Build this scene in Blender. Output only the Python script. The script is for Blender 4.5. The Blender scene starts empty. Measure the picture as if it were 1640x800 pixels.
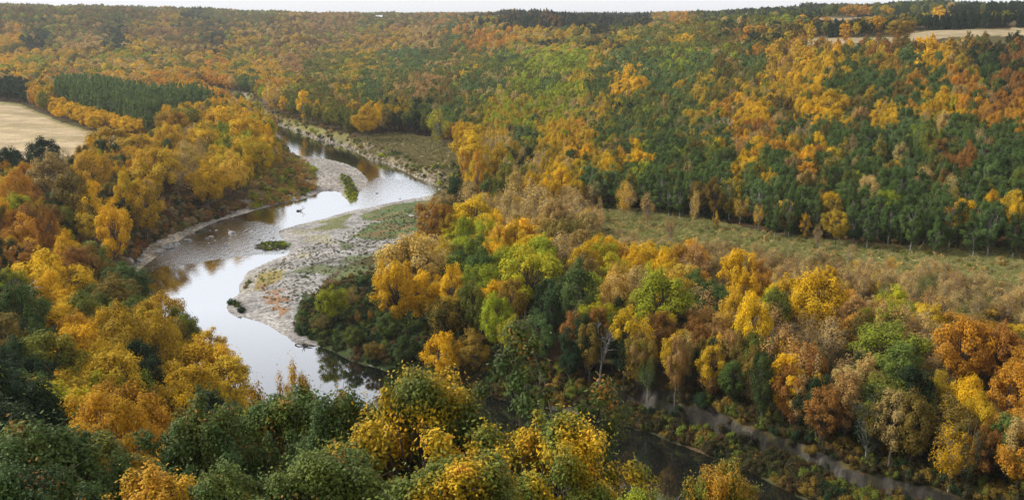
import bpy, math, random
import numpy as np
from math import radians as R

rng = np.random.default_rng(7)
random.seed(7)
SC = bpy.context.scene
COL = SC.collection

# ------------------------------------------------------------------ camera geometry (pixels refer to a 1640 x 800 survey frame)
F = 1575.0; TH = R(13.5); CZ = 62.0
cT, sT = math.cos(TH), math.sin(TH)

def ray(u, v):
    a = np.asarray(u, float) - 820.0; b = 400.0 - np.asarray(v, float)
    return a, F * cT + b * sT, -F * sT + b * cT

def G(u, v, z=0.0):
    a, y, w = ray(u, v)
    t = (z - CZ) / w
    return a * t, y * t

def project(x, y, z):
    dz = z - CZ
    d = y * cT - dz * sT
    d = np.where(d > 0.5, d, 0.5)
    return 820 + F * x / d, 400 - F * (y * sT + dz * cT) / d, d

# ------------------------------------------------------------------ noise
def _hash(ix, iy, s):
    h = (ix.astype(np.int64) * 374761393 + iy.astype(np.int64) * 668265263 + s * 1442695041) & 0xffffffff
    h = ((h ^ (h >> 13)) * 1274126177) & 0xffffffff
    return ((h ^ (h >> 16)) & 0xffff) / 65535.0

def vnoise(x, y, s=0):
    x = np.asarray(x, float); y = np.asarray(y, float)
    ix = np.floor(x); iy = np.floor(y); fx = x - ix; fy = y - iy
    fx = fx * fx * (3 - 2 * fx); fy = fy * fy * (3 - 2 * fy)
    a = _hash(ix, iy, s); b = _hash(ix + 1, iy, s); c = _hash(ix, iy + 1, s); d = _hash(ix + 1, iy + 1, s)
    return (a * (1 - fx) + b * fx) * (1 - fy) + (c * (1 - fx) + d * fx) * fy

def fbm(x, y, s=0, o=3):
    t = 0; a = 0.5; n = 0
    for i in range(o):
        t = t + a * vnoise(x, y, s + i); n += a; a *= 0.5; x = x * 2.03 + 7.1; y = y * 2.03 - 3.7
    return t / n - 0.5

def sstep(a, b, x):
    t = np.clip((x - a) / (b - a), 0, 1)
    return t * t * (3 - 2 * t)

# ------------------------------------------------------------------ polygons
def inpoly(px, py, poly):
    px = np.asarray(px, float); py = np.asarray(py, float)
    ins = np.zeros(px.shape, bool)
    n = len(poly)
    for i in range(n):
        x1, y1 = poly[i]; x2, y2 = poly[(i + 1) % n]
        if y1 == y2: continue
        c = ((y1 > py) != (y2 > py)) & (px < (x2 - x1) * (py - y1) / (y2 - y1) + x1)
        ins ^= c
    return ins

def sdist(px, py, poly):
    px = np.asarray(px, float); py = np.asarray(py, float)
    d = np.full(px.shape, 1e12)
    n = len(poly)
    for i in range(n):
        x1, y1 = poly[i]; x2, y2 = poly[(i + 1) % n]
        ex, ey = x2 - x1, y2 - y1
        L = ex * ex + ey * ey + 1e-9
        t = np.clip(((px - x1) * ex + (py - y1) * ey) / L, 0, 1)
        d = np.minimum(d, (px - x1 - t * ex) ** 2 + (py - y1 - t * ey) ** 2)
    d = np.sqrt(d)
    return np.where(inpoly(px, py, poly), -d, d)

def smooth_poly(P, k=2):
    P = [tuple(p) for p in P]
    for _ in range(k):
        Q = []
        for i in range(len(P)):
            a = P[i]; b = P[(i + 1) % len(P)]
            Q.append((a[0] * .75 + b[0] * .25, a[1] * .75 + b[1] * .25))
            Q.append((a[0] * .25 + b[0] * .75, a[1] * .25 + b[1] * .75))
        P = Q
    return P

def wpoly(pts, z=0.0, k=1):
    W = [tuple(float(q) for q in G(u, v, z)) for u, v in pts]
    return smooth_poly(W, k) if k else W

RIVER = wpoly([(318,146),(345,152),(372,160),(400,175),(430,195),(455,203),(475,211),(500,221),(535,229),(575,245),(590,256),(622,262),
 (650,275),(672,287),(697,295),(703,304),(690,311),(670,316),(640,321),(610,328),(582,333),(560,337),(535,345),(510,351),(472,361),
 (447,368),(450,380),(462,398),(466,405),(430,419),(400,431),(388,445),(384,465),(372,480),(362,495),(375,507),(392,507),(420,518),
 (455,536),(472,548),(495,552),(530,562),(570,577),(610,592),(645,603),(700,618),(760,628),(830,645),(905,660),(960,668),(1000,682),
 (1040,692),(1090,712),(1140,731),(1200,755),(1240,775),(1300,803),(1400,850),(1600,960),(1900,1150),
 (1700,1240),(1500,1080),(1300,1000),(1150,935),(1000,880),(850,830),(700,780),(600,745),(500,705),(420,665),(350,620),(290,580),
 (255,540),(235,505),(220,480),(210,458),(212,442),(222,432),(240,418),(268,398),(285,386),(310,371),(350,353),(380,345),(410,337),
 (440,328),(490,318),(505,311),(520,305),(545,306),(553,318),(562,325),(573,321),(572,310),(585,300),(590,290),(583,278),(565,266),
 (545,259),(515,253),(490,251),(475,250),(460,238),(450,222),(440,208),(420,196),(400,188),(370,174),(340,162),(318,156)])
BAR = wpoly([(447,366),(510,349),(560,335),(610,326),(670,314),(703,300),(720,300),(738,318),(722,345),(690,368),(655,392),(600,420),
 (535,440),(500,480),(500,520),(520,548),(500,556),(455,540),(400,512),(360,505),(355,490),(380,460),(384,440),(420,418),(466,405),(440,380)], 0.4)
LBAR = wpoly([(440,205),(480,248),(530,252),(575,266),(596,288),(590,304),(576,325),(556,328),(545,308),(500,316),(440,335),(380,350),(300,380),
 (215,440),(195,430),(230,395),(300,355),(390,325),(440,312),(470,290),(460,262)], 0.5)
BENCH = wpoly([(925,655),(1000,680),(1090,709),(1200,752),(1300,800),(1500,900),(1640,980),(1700,900),(1540,835),(1400,790),(1320,762),(1262,738),
 (1200,716),(1140,697),(1080,672),(1030,656),(975,645),(935,640)], 1.0, 1)
FIELD = [(-300,120),(-20,160),(0,163),(30,166),(60,179),(100,196),(150,212),(200,218),(245,226),(225,240),(180,262),(100,285),(0,290),(-300,330)]
FIELD2 = [(1190,66),(1270,62),(1440,60),(1460,50),(1700,43),(1700,55),(1520,60),(1440,71),(1270,72),(1190,70)]
FIELD3 = [(1295,29),(1480,26),(1700,24),(1700,28),(1640,28),(1560,31),(1420,34),(1300,32)]
CLEAR = [(905,338),(960,340),(1060,348),(1130,362),(1230,383),(1330,398),(1450,408),(1640,418),(1800,425),(1800,540),(1640,512),(1500,488),(1400,472),(1250,455),
 (1130,438),(1000,412),(920,392),(880,362)]
MEADOW = [(560,222),(640,214),(700,224),(745,250),(735,290),(760,320),(735,335),(700,300),(650,275),(600,256),(540,235)]
FARBANK = [(345,146),(420,150),(400,162),(450,190),(560,215),(560,235),(480,222),(430,205),(385,175),(330,158)]

# ------------------------------------------------------------------ terrain heights: thin plate through surveyed spots (u, range, z)
CP = []
def cp(u, *rz):
    rz = [(3, 59.6), (8, 55.0), (15, 49.5), (26, 43.0)] + [q for q in rz if q[0] > 30]
    for r, z in rz:
        dep = math.atan2(CZ - z, r)
        v = 400 - F * math.tan(TH - dep)
        y = F * cT + (400 - v) * sT
        CP.append((math.atan2(u - 820, y), r, z))
for u in (-500, -120): cp(u, (4,60),(25,50),(50,38),(85,27),(130,17),(190,10),(300,8),(400,8),(620,9),(900,9),(1150,10),(1500,40),(1850,64),(3000,64),(9000,60))
cp(0, (4,60),(40,40),(80,25),(130,15),(190,9),(300,8),(390,8),(620,9),(900,8),(1150,9),(1500,40),(1850,64),(3000,64),(9000,60))
cp(200, (4,60),(40,41),(75,24),(110,12),(150,5),(200,3),(300,6),(390,8),(500,7),(800,6),(1150,8),(1500,34),(1850,59),(3000,60),(9000,57))
cp(400, (4,60),(38,39),(70,21),(100,6),(125,1.5),(330,3),(420,4),(560,4),(800,4),(1150,6),(1500,22),(1950,50),(3000,56),(9000,56))
cp(600, (4,60),(38,39),(70,19),(95,5),(112,1.5),(180,2),(250,3),(400,3),(500,5),(760,7),(1100,9),(1500,20),(1950,46),(3000,50),(9000,54))
cp(820, (4,60),(38,38),(70,17),(92,4),(105,1.5),(150,4),(200,5),(270,5),(350,6),(510,5),(640,8),(850,16),(1050,28),(1200,40),(1600,46),(3000,50),(9000,54))
cp(1100,(4,60),(38,37),(65,17),(85,4),(96,1.5),(150,5),(230,5.5),(290,9),(420,11),(520,15),(680,24),(850,38),(1200,46),(2000,50),(9000,54))
cp(1350,(4,60),(38,37),(62,17),(80,4),(90,1.5),(150,5),(230,6),(300,12),(400,17),(500,25),(570,31),(605,34),(640,44),(700,46),(780,48),(1000,57.6),(1300,57),(3000,55),(9000,55))
cp(1640,(4,60),(38,38),(62,17),(80,4),(95,2),(150,5.5),(225,7),(300,16),(400,24),(500,31),(570,35.5),(605,38),(640,49),(700,51.5),(800,54),(1000,57.5),(1500,57),(3000,56),(9000,56))
for u in (1800, 2200): cp(u, (4,60),(38,39),(62,20),(95,4),(150,6),(225,8),(300,18),(400,26),(500,33),(605,40),(640,50),(700,52),(1000,58),(3000,56),(9000,56))
CPA = np.array(CP)
PX = np.c_[CPA[:, 0] * 1.3, np.log(CPA[:, 1])]
def _U(d2): return 0.5 * d2 * np.log(d2 + 1e-12)
_n = len(PX)
_K = _U(((PX[:, None] - PX[None]) ** 2).sum(-1)) + np.eye(_n) * 2e-3
_P = np.c_[np.ones(_n), PX]
_A = np.block([[_K, _P], [_P.T, np.zeros((3, 3))]])
_W = np.linalg.solve(_A, np.r_[CPA[:, 2], 0, 0, 0])

def tps(az, lr):
    q = np.c_[np.ravel(az) * 1.3, np.ravel(lr)]
    out = np.empty(len(q))
    for s in range(0, len(q), 40000):
        k = q[s:s + 40000]
        d2 = ((k[:, None] - PX[None]) ** 2).sum(-1)
        out[s:s + 40000] = _U(d2) @ _W[:_n] + _W[_n] + k @ _W[_n + 1:]
    return out.reshape(np.shape(az))

def height(x, y):
    x = np.asarray(x, float); y = np.asarray(y, float)
    r = np.hypot(x, y); az = np.arctan2(x, y)
    azc = np.clip(az, -0.75, 0.75)
    z = tps(azc, np.log(np.clip(r, 4, 8500)))
    back = sstep(0.9, 1.7, np.abs(az))
    z = z * (1 - back) + back * 60.5
    amp = np.interp(r, [0, 100, 250, 500, 900, 1300, 2500], [0.3, 0.8, 0.6, 1.5, 6, 20, 12])
    sc = np.interp(r, [0, 300, 1000, 2000], [14, 30, 110, 170])
    flat = np.where((z < 12) & (r > 250) & (az < 0.05), 0.25, 1.0)
    z = z + amp * flat * fbm(x / 40, y / 40, 3) + np.where(r > 700, amp * 1.2 * fbm(x / 170, y / 230, 9) * sstep(700, 1100, r), 0)
    z = np.where((r < 40) & (np.abs(az) < .9), np.minimum(z, 60.6 - .62 * r), z)
    m = (r < 1100) & (y > 20)
    if m.any():
        xm, ym = x[m], y[m]
        wob = 1.6 * fbm(xm / 6, ym / 6, 21, 3)
        sd = sdist(xm, ym, RIVER) + wob
        sb = sdist(xm, ym, BAR); sl = sdist(xm, ym, LBAR); sn = sdist(xm, ym, BENCH) + 4 * fbm(xm / 5, ym / 5, 5)
        slope = np.full(xm.shape, 0.75)
        slope = slope + (0.14 - slope) * (1 - sstep(0, 9, sl))
        slope = slope + (0.045 - slope) * (1 - sstep(-1, 10, sb))
        slope = slope + (0.16 - slope) * (1 - sstep(-0.6, 0.7, sn))
        bank = 0.05 + slope * np.maximum(sd, 0)
        zz = np.where(sd < 0, np.maximum(-1.6, 0.35 * sd), np.minimum(z[m], bank))
        zz = np.where((sd >= 0) & (sb < 3), zz + 0.25 * fbm(xm / 4, ym / 4, 33), zz)
        zz = np.where(sd >= 0, np.maximum(zz, 0.04), zz)
        for (u, v, a, b, hh) in ((440, 393, 5.5, 2.6, .55), (320, 371, 3.0, 1.2, .25)):
            ix, iy = G(u, v, 0)
            e = ((xm - ix) / a) ** 2 + ((ym - iy) / (b * 2.2)) ** 2
            zz = np.maximum(zz, hh * (1 - e) + 0.1 * fbm(xm, ym, 8))
        z = z.copy(); z[m] = zz
    return z

def h1(x, y): return float(height(np.array([x]), np.array([y]))[0])

# ------------------------------------------------------------------ mesh / object helpers
def mk_mesh(name, V, faces, mats=(), fmat=None, smooth=False, fattr=None):
    """V (n,3); faces = list of (m,k) int arrays with constant k each."""
    me = bpy.data.meshes.new(name)
    V = np.asarray(V, np.float32)
    me.vertices.add(len(V)); me.vertices.foreach_set('co', V.ravel())
    loops = np.concatenate([f.ravel() for f in faces]) if faces else np.zeros(0, int)
    tot = np.concatenate([np.full(len(f), f.shape[1]) for f in faces])
    st = np.r_[0, np.cumsum(tot)[:-1]]
    me.loops.add(len(loops)); me.loops.foreach_set('vertex_index', loops.astype(np.int32))
    me.polygons.add(len(tot))
    me.polygons.foreach_set('loop_start', st.astype(np.int32))
    me.polygons.foreach_set('loop_total', tot.astype(np.int32))
    for m in mats: me.materials.append(m)
    if fmat is not None: me.polygons.foreach_set('material_index', np.asarray(fmat, np.int32))
    me.polygons.foreach_set('use_smooth', np.full(len(tot), bool(smooth)))
    if fattr:
        for k, a in fattr.items():
            at = me.attributes.new(k, 'FLOAT', 'FACE'); at.data.foreach_set('value', np.asarray(a, np.float32))
    me.update(calc_edges=True)
    return me

def link(o, parent=None):
    COL.objects.link(o)
    if parent is not None: o.parent = parent
    return o

def tag(o, label=None, cat=None, group=None, kind=None):
    if label: o['label'] = label
    if cat: o['category'] = cat
    if group: o['group'] = group
    if kind: o['kind'] = kind
    return o

def lin(c):
    c = np.asarray(c, float) / 255.0
    return np.where(c <= 0.04045, c / 12.92, ((c + 0.055) / 1.055) ** 2.4)

# ------------------------------------------------------------------ materials
def newmat(name):
    m = bpy.data.materials.new(name); m.use_nodes = True
    nt = m.node_tree; nt.nodes.clear()
    return m, nt, nt.nodes, nt.links

def N(ns, t, **kw):
    n = ns.new(t)
    for k, v in kw.items(): setattr(n, k, v)
    return n

def mat_leaf(name, under=False, trans=0.15):
    m, nt, ns, ls = newmat(name)
    out = N(ns, 'ShaderNodeOutputMaterial')
    ca = N(ns, 'ShaderNodeAttribute', attribute_type='INSTANCER', attribute_name='col_a')
    cb = N(ns, 'ShaderNodeAttribute', attribute_type='INSTANCER', attribute_name='col_b')
    lv = N(ns, 'ShaderNodeAttribute', attribute_type='GEOMETRY', attribute_name='lv')
    mv = N(ns, 'ShaderNodeAttribute', attribute_type='GEOMETRY', attribute_name='mv')
    mx = N(ns, 'ShaderNodeMix', data_type='RGBA')
    ls.new(mv.outputs['Fac'], mx.inputs['Factor']); ls.new(ca.outputs['Color'], mx.inputs[6]); ls.new(cb.outputs['Color'], mx.inputs[7])
    mixed = mx.outputs[2]
    if under:      # a few leaves on each oak have turned orange
        gt = N(ns, 'ShaderNodeMath', operation='GREATER_THAN'); gt.inputs[1].default_value = .985; ls.new(mv.outputs['Fac'], gt.inputs[0])
        g2 = N(ns, 'ShaderNodeMath', operation='MULTIPLY'); g2.inputs[1].default_value = .55; ls.new(gt.outputs[0], g2.inputs[0])
        ox = N(ns, 'ShaderNodeMix', data_type='RGBA'); ox.inputs[7].default_value = (.52, .2, .035, 1)
        ls.new(g2.outputs[0], ox.inputs['Factor']); ls.new(mixed, ox.inputs[6]); mixed = ox.outputs[2]
    br = N(ns, 'ShaderNodeMix', data_type='RGBA', blend_type='MULTIPLY'); br.inputs['Factor'].default_value = 1
    comb = N(ns, 'ShaderNodeCombineColor')
    for i in range(3): ls.new(lv.outputs['Fac'], comb.inputs[i])
    ls.new(mixed, br.inputs[6]); ls.new(comb.outputs[0], br.inputs[7])
    colr = br.outputs[2]
    if under:
        geo = N(ns, 'ShaderNodeNewGeometry')
        pl = N(ns, 'ShaderNodeMix', data_type='RGBA'); pl.inputs[7].default_value = (0.30, 0.34, 0.17, 1)
        fac = N(ns, 'ShaderNodeMath', operation='MULTIPLY'); fac.inputs[1].default_value = 0.35
        ls.new(geo.outputs['Backfacing'], fac.inputs[0]); ls.new(fac.outputs[0], pl.inputs['Factor'])
        ls.new(colr, pl.inputs[6]); colr = pl.outputs[2]
    p = N(ns, 'ShaderNodeBsdfPrincipled')
    p.inputs['Roughness'].default_value = 0.55 if under else 0.75; p.inputs['Specular IOR Level'].default_value = 0.2 if under else 0.12
    t = N(ns, 'ShaderNodeBsdfTranslucent')
    ls.new(colr, p.inputs['Base Color']); ls.new(colr, t.inputs['Color'])
    ms = N(ns, 'ShaderNodeMixShader'); ms.inputs[0].default_value = trans
    ls.new(p.outputs[0], ms.inputs[1]); ls.new(t.outputs[0], ms.inputs[2]); ls.new(ms.outputs[0], out.inputs['Surface'])
    return m

def mat_noise(name, c1, c2, scale=4.0, rough=0.9, bump=0.3, stretch=None, c3=None):
    m, nt, ns, ls = newmat(name)
    out = N(ns, 'ShaderNodeOutputMaterial'); p = N(ns, 'ShaderNodeBsdfPrincipled')
    tc = N(ns, 'ShaderNodeTexCoord'); mp = N(ns, 'ShaderNodeMapping')
    if stretch: mp.inputs['Scale'].default_value = stretch
    no = N(ns, 'ShaderNodeTexNoise'); no.inputs['Scale'].default_value = scale; no.inputs['Detail'].default_value = 6
    cr = N(ns, 'ShaderNodeValToRGB'); cr.color_ramp.elements[0].position = 0.35; cr.color_ramp.elements[1].position = 0.65
    cr.color_ramp.elements[0].color = (*c1, 1); cr.color_ramp.elements[1].color = (*c2, 1)
    bu = N(ns, 'ShaderNodeBump'); bu.inputs['Strength'].default_value = bump
    ls.new(tc.outputs['Object'], mp.inputs[0]); ls.new(mp.outputs[0], no.inputs['Vector']); ls.new(no.outputs['Fac'], cr.inputs[0])
    ls.new(cr.outputs[0], p.inputs['Base Color']); ls.new(no.outputs['Fac'], bu.inputs['Height']); ls.new(bu.outputs[0], p.inputs['Normal'])
    p.inputs['Roughness'].default_value = rough; p.inputs['Specular IOR Level'].default_value = 0.2
    ls.new(p.outputs[0], out.inputs['Surface'])
    return m

M_LEAF = mat_leaf('autumn_leaves')
M_OAK = mat_leaf('oak_leaves', under=True)
M_BARK = mat_noise('brown_bark', (0.055, 0.045, 0.035), (0.16, 0.135, 0.11), 6, stretch=(1, 1, .2))
M_PALE = mat_noise('pale_bark', (0.16, 0.15, 0.13), (0.36, 0.34, 0.30), 5, stretch=(1, 1, .3))
M_WHITE = mat_noise('bleached_wood', (0.34, 0.32, 0.29), (0.6, 0.57, 0.52), 8, stretch=(1, 1, .3))
M_ROCK = mat_noise('river_rock', (0.2, 0.19, 0.185), (0.44, 0.42, 0.40), 2.2, bump=.6)
M_WOOD = mat_noise('wet_driftwood', (0.04, 0.034, 0.03), (0.15, 0.13, 0.11), 5)
M_GREYWOOD = mat_noise('grey_driftwood', (0.18, 0.165, 0.15), (0.4, 0.37, 0.33), 5)

# ground: colour attribute (what grows or lies there) broken up by noise
def mat_ground():
    m, nt, ns, ls = newmat('ground_cover')
    out = N(ns, 'ShaderNodeOutputMaterial'); p = N(ns, 'ShaderNodeBsdfPrincipled')
    ca = N(ns, 'ShaderNodeAttribute', attribute_name='cover')
    st = N(ns, 'ShaderNodeAttribute', attribute_name='stony')
    tc = N(ns, 'ShaderNodeTexCoord')
    n1 = N(ns, 'ShaderNodeTexNoise'); n1.inputs['Scale'].default_value = 1.3; n1.inputs['Detail'].default_value = 8; n1.inputs['Roughness'].default_value = 0.7
    n2 = N(ns, 'ShaderNodeTexNoise'); n2.inputs['Scale'].default_value = 0.09; n2.inputs['Detail'].default_value = 6
    vo = N(ns, 'ShaderNodeTexVoronoi'); vo.inputs['Scale'].default_value = 1.9
    for n in (n1, n2, vo): ls.new(tc.outputs['Object'], n.inputs['Vector'])
    mr1 = N(ns, 'ShaderNodeMapRange'); mr1.inputs[1].default_value = .3; mr1.inputs[2].default_value = .7; mr1.inputs[3].default_value = .6; mr1.inputs[4].default_value = 1.4
    mr2 = N(ns, 'ShaderNodeMapRange'); mr2.inputs[1].default_value = .35; mr2.inputs[2].default_value = .65; mr2.inputs[3].default_value = .8; mr2.inputs[4].default_value = 1.2
    ls.new(n1.outputs['Fac'], mr1.inputs[0]); ls.new(n2.outputs['Fac'], mr2.inputs[0])
    mul = N(ns, 'ShaderNodeMath', operation='MULTIPLY'); ls.new(mr1.outputs[0], mul.inputs[0]); ls.new(mr2.outputs[0], mul.inputs[1])
    bw = N(ns, 'ShaderNodeSeparateColor'); ls.new(vo.outputs['Color'], bw.inputs[0])
    vr = N(ns, 'ShaderNodeMapRange'); vr.inputs[3].default_value = .55; vr.inputs[4].default_value = 1.4; ls.new(bw.outputs[0], vr.inputs[0])
    mm = N(ns, 'ShaderNodeMix', data_type='FLOAT'); ls.new(st.outputs['Fac'], mm.inputs[0]); mm.inputs[2].default_value = 1; ls.new(vr.outputs[0], mm.inputs[3])
    mul2 = N(ns, 'ShaderNodeMath', operation='MULTIPLY'); ls.new(mul.outputs[0], mul2.inputs[0]); ls.new(mm.outputs[0], mul2.inputs[1])
    vm = N(ns, 'ShaderNodeVectorMath', operation='SCALE'); ls.new(ca.outputs['Color'], vm.inputs[0]); ls.new(mul2.outputs[0], vm.inputs['Scale'])
    ls.new(vm.outputs[0], p.inputs['Base Color'])
    bu = N(ns, 'ShaderNodeBump'); bu.inputs['Strength'].default_value = .5; bu.inputs['Distance'].default_value = .3
    ls.new(n1.outputs['Fac'], bu.inputs['Height']); ls.new(bu.outputs[0], p.inputs['Normal'])
    p.inputs['Roughness'].default_value = .95; p.inputs['Specular IOR Level'].default_value = .1
    ls.new(p.outputs[0], out.inputs['Surface'])
    return m
M_GROUND = mat_ground()

def mat_water():
    m, nt, ns, ls = newmat('river_water')
    out = N(ns, 'ShaderNodeOutputMaterial')
    tc = N(ns, 'ShaderNodeTexCoord')
    at = N(ns, 'ShaderNodeAttribute', attribute_name='rapid')
    n1 = N(ns, 'ShaderNodeTexNoise'); n1.inputs['Scale'].default_value = .9; n1.inputs['Detail'].default_value = 5; n1.inputs['Roughness'].default_value = .65
    mp = N(ns, 'ShaderNodeMapping'); mp.inputs['Scale'].default_value = (1, .45, 1); mp.inputs['Rotation'].default_value = (0, 0, .6)
    ls.new(tc.outputs['Object'], mp.inputs[0]); ls.new(mp.outputs[0], n1.inputs['Vector'])
    n2 = N(ns, 'ShaderNodeTexNoise'); n2.inputs['Scale'].default_value = .07; n2.inputs['Detail'].default_value = 3
    ls.new(tc.outputs['Object'], n2.inputs['Vector'])
    cr = N(ns, 'ShaderNodeMapRange'); cr.inputs[1].default_value = .5; cr.inputs[2].default_value = .8; cr.inputs[3].default_value = 0.002; cr.inputs[4].default_value = .02
    ls.new(n2.outputs['Fac'], cr.inputs[0])
    rm = N(ns, 'ShaderNodeMath', operation='MULTIPLY_ADD'); rm.inputs[1].default_value = .95; ls.new(at.outputs['Fac'], rm.inputs[0]); ls.new(cr.outputs[0], rm.inputs[2])
    bu = N(ns, 'ShaderNodeBump'); bu.inputs['Distance'].default_value = .3; ls.new(rm.outputs[0], bu.inputs['Strength']); ls.new(n1.outputs['Fac'], bu.inputs['Height'])
    gl = N(ns, 'ShaderNodeBsdfGlossy'); gl.inputs['Color'].default_value = (.93, .95, .98, 1); rr_ = N(ns, 'ShaderNodeMath', operation='MULTIPLY_ADD'); rr_.inputs[1].default_value = .1; rr_.inputs[2].default_value = .025; ls.new(at.outputs['Fac'], rr_.inputs[0]); ls.new(rr_.outputs[0], gl.inputs['Roughness'])
    df = N(ns, 'ShaderNodeBsdfDiffuse'); df.inputs['Color'].default_value = (.012, .014, .011, 1)
    fr = N(ns, 'ShaderNodeFresnel'); fr.inputs['IOR'].default_value = 1.9
    fm = N(ns, 'ShaderNodeMapRange'); fm.inputs[1].default_value = .15; fm.inputs[2].default_value = .28; fm.inputs[3].default_value = .22; fm.inputs[4].default_value = .93
    for n in (gl, df, fr): ls.new(bu.outputs[0], n.inputs['Normal'])
    ls.new(fr.outputs[0], fm.inputs[0])
    ms = N(ns, 'ShaderNodeMixShader'); ls.new(fm.outputs[0], ms.inputs[0]); ls.new(df.outputs[0], ms.inputs[1]); ls.new(gl.outputs[0], ms.inputs[2])
    ls.new(ms.outputs[0], out.inputs['Surface'])
    return m
M_WATER = mat_water()

# ------------------------------------------------------------------ tree meshes
def basis(nrm):
    a = np.where(np.abs(nrm[:, 2:3]) < .9, np.array([[0, 0, 1.]]), np.array([[1., 0, 0]]))
    t = np.cross(nrm, a); t /= np.linalg.norm(t, axis=1, keepdims=True) + 1e-9
    return t, np.cross(nrm, t)

OAKLEAF = np.array([(0, -.5), (.12, -.28), (.26, -.22), (.16, -.06), (.36, .06), (.2, .16), (.24, .34), (0, .5),
                    (-.24, .34), (-.2, .16), (-.36, .06), (-.16, -.06), (-.26, -.22), (-.12, -.28)])
DIAMOND = np.array([(0, -.5), (.33, 0), (0, .5), (-.33, 0)])

def leaves(P, nrm, size, g, shape=DIAMOND):
    n = len(P); t, b = basis(nrm)
    a = g.uniform(0, 2 * math.pi, n)[:, None]
    t2 = t * np.cos(a) + b * np.sin(a); b2 = -t * np.sin(a) + b * np.cos(a)
    s = (size * g.uniform(.65, 1.35, n))[:, None]
    K = len(shape)
    V = np.empty((n, K, 3))
    for i, (x, y) in enumerate(shape):
        bend = nrm * s * (-.25 * abs(x) * 2 - .15 * (y * y))
        V[:, i] = P + t2 * s * x + b2 * s * y + bend
    return V.reshape(-1, 3), np.arange(n * K).reshape(n, K)

def rdir(n, g):
    d = g.normal(size=(n, 3)); return d / np.linalg.norm(d, axis=1, keepdims=True)

def tube(pts, rad, k, V, Fq):
    """tapered tube appended to V, Fq"""
    pts = np.asarray(pts, float); m = len(pts)
    d = np.gradient(pts, axis=0); d /= np.linalg.norm(d, axis=1, keepdims=True) + 1e-9
    t, b = basis(d)
    base = sum(len(v) for v in V)
    ang = np.arange(k) * 2 * math.pi / k
    ring = pts[:, None] + (t[:, None] * np.cos(ang)[None, :, None] + b[:, None] * np.sin(ang)[None, :, None]) * np.asarray(rad)[:, None, None]
    V.append(ring.reshape(-1, 3))
    i = np.arange(m - 1)[:, None] * k + np.arange(k)[None]
    j = np.arange(m - 1)[:, None] * k + (np.arange(k)[None] + 1) % k
    Fq.append((np.stack([i, j, j + k, i + k], -1).reshape(-1, 4)) + base)

def curve(a, b, g, n=5, sag=.12, lift=.15, wig=.03):
    a = np.asarray(a, float); b = np.asarray(b, float); L = np.linalg.norm(b - a)
    t = np.linspace(0, 1, n)[:, None]
    off = g.normal(size=3) * L * sag; off[2] -= L * lift * .5
    return a * (1 - t) + b * t + off * (t * (1 - t) * 2) + np.vstack([np.zeros(3), g.normal(size=(n - 2, 3)) * L * wig, np.zeros(3)])

SP = {
 # H, R, crown base, puffs, puff radius, leaves, leaf size, squash, twigs
 'broad':  dict(H=11, R=3.7, cb=.24, np_=72, pr=.92, nl=11500, ls=.28, top=.55),
 'tall':   dict(H=13, R=2.6, cb=.28, np_=54, pr=.8, nl=9000, ls=.27, top=.75, ps=1.25),
 'aspen':  dict(H=11, R=2.7, cb=.16, np_=44, pr=.72, nl=8000, ls=.25, top=.6, ps=1.15),
 'thin':   dict(H=10, R=2.6, cb=.2, np_=34, pr=1.0, nl=2600, ls=.25, top=.7, ps=1.4, twig=150),
 'bush':   dict(H=2.6, R=1.7, cb=.02, np_=16, pr=.65, nl=1300, ls=.24, top=.5),
 'oak':    dict(H=9, R=3.2, cb=.2, np_=120, pr=.68, nl=50000, ls=.15, top=.5, twig=160, real=1),
 'openoak':dict(H=10, R=3.1, cb=.30, np_=60, pr=.6, nl=18000, ls=.155, top=.6, twig=220, real=1),
 'feather':dict(H=9.5, R=3.2, cb=.25, np_=80, pr=.7, nl=26000, ls=.14, top=.6, twig=160, real=2),
}

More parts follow.
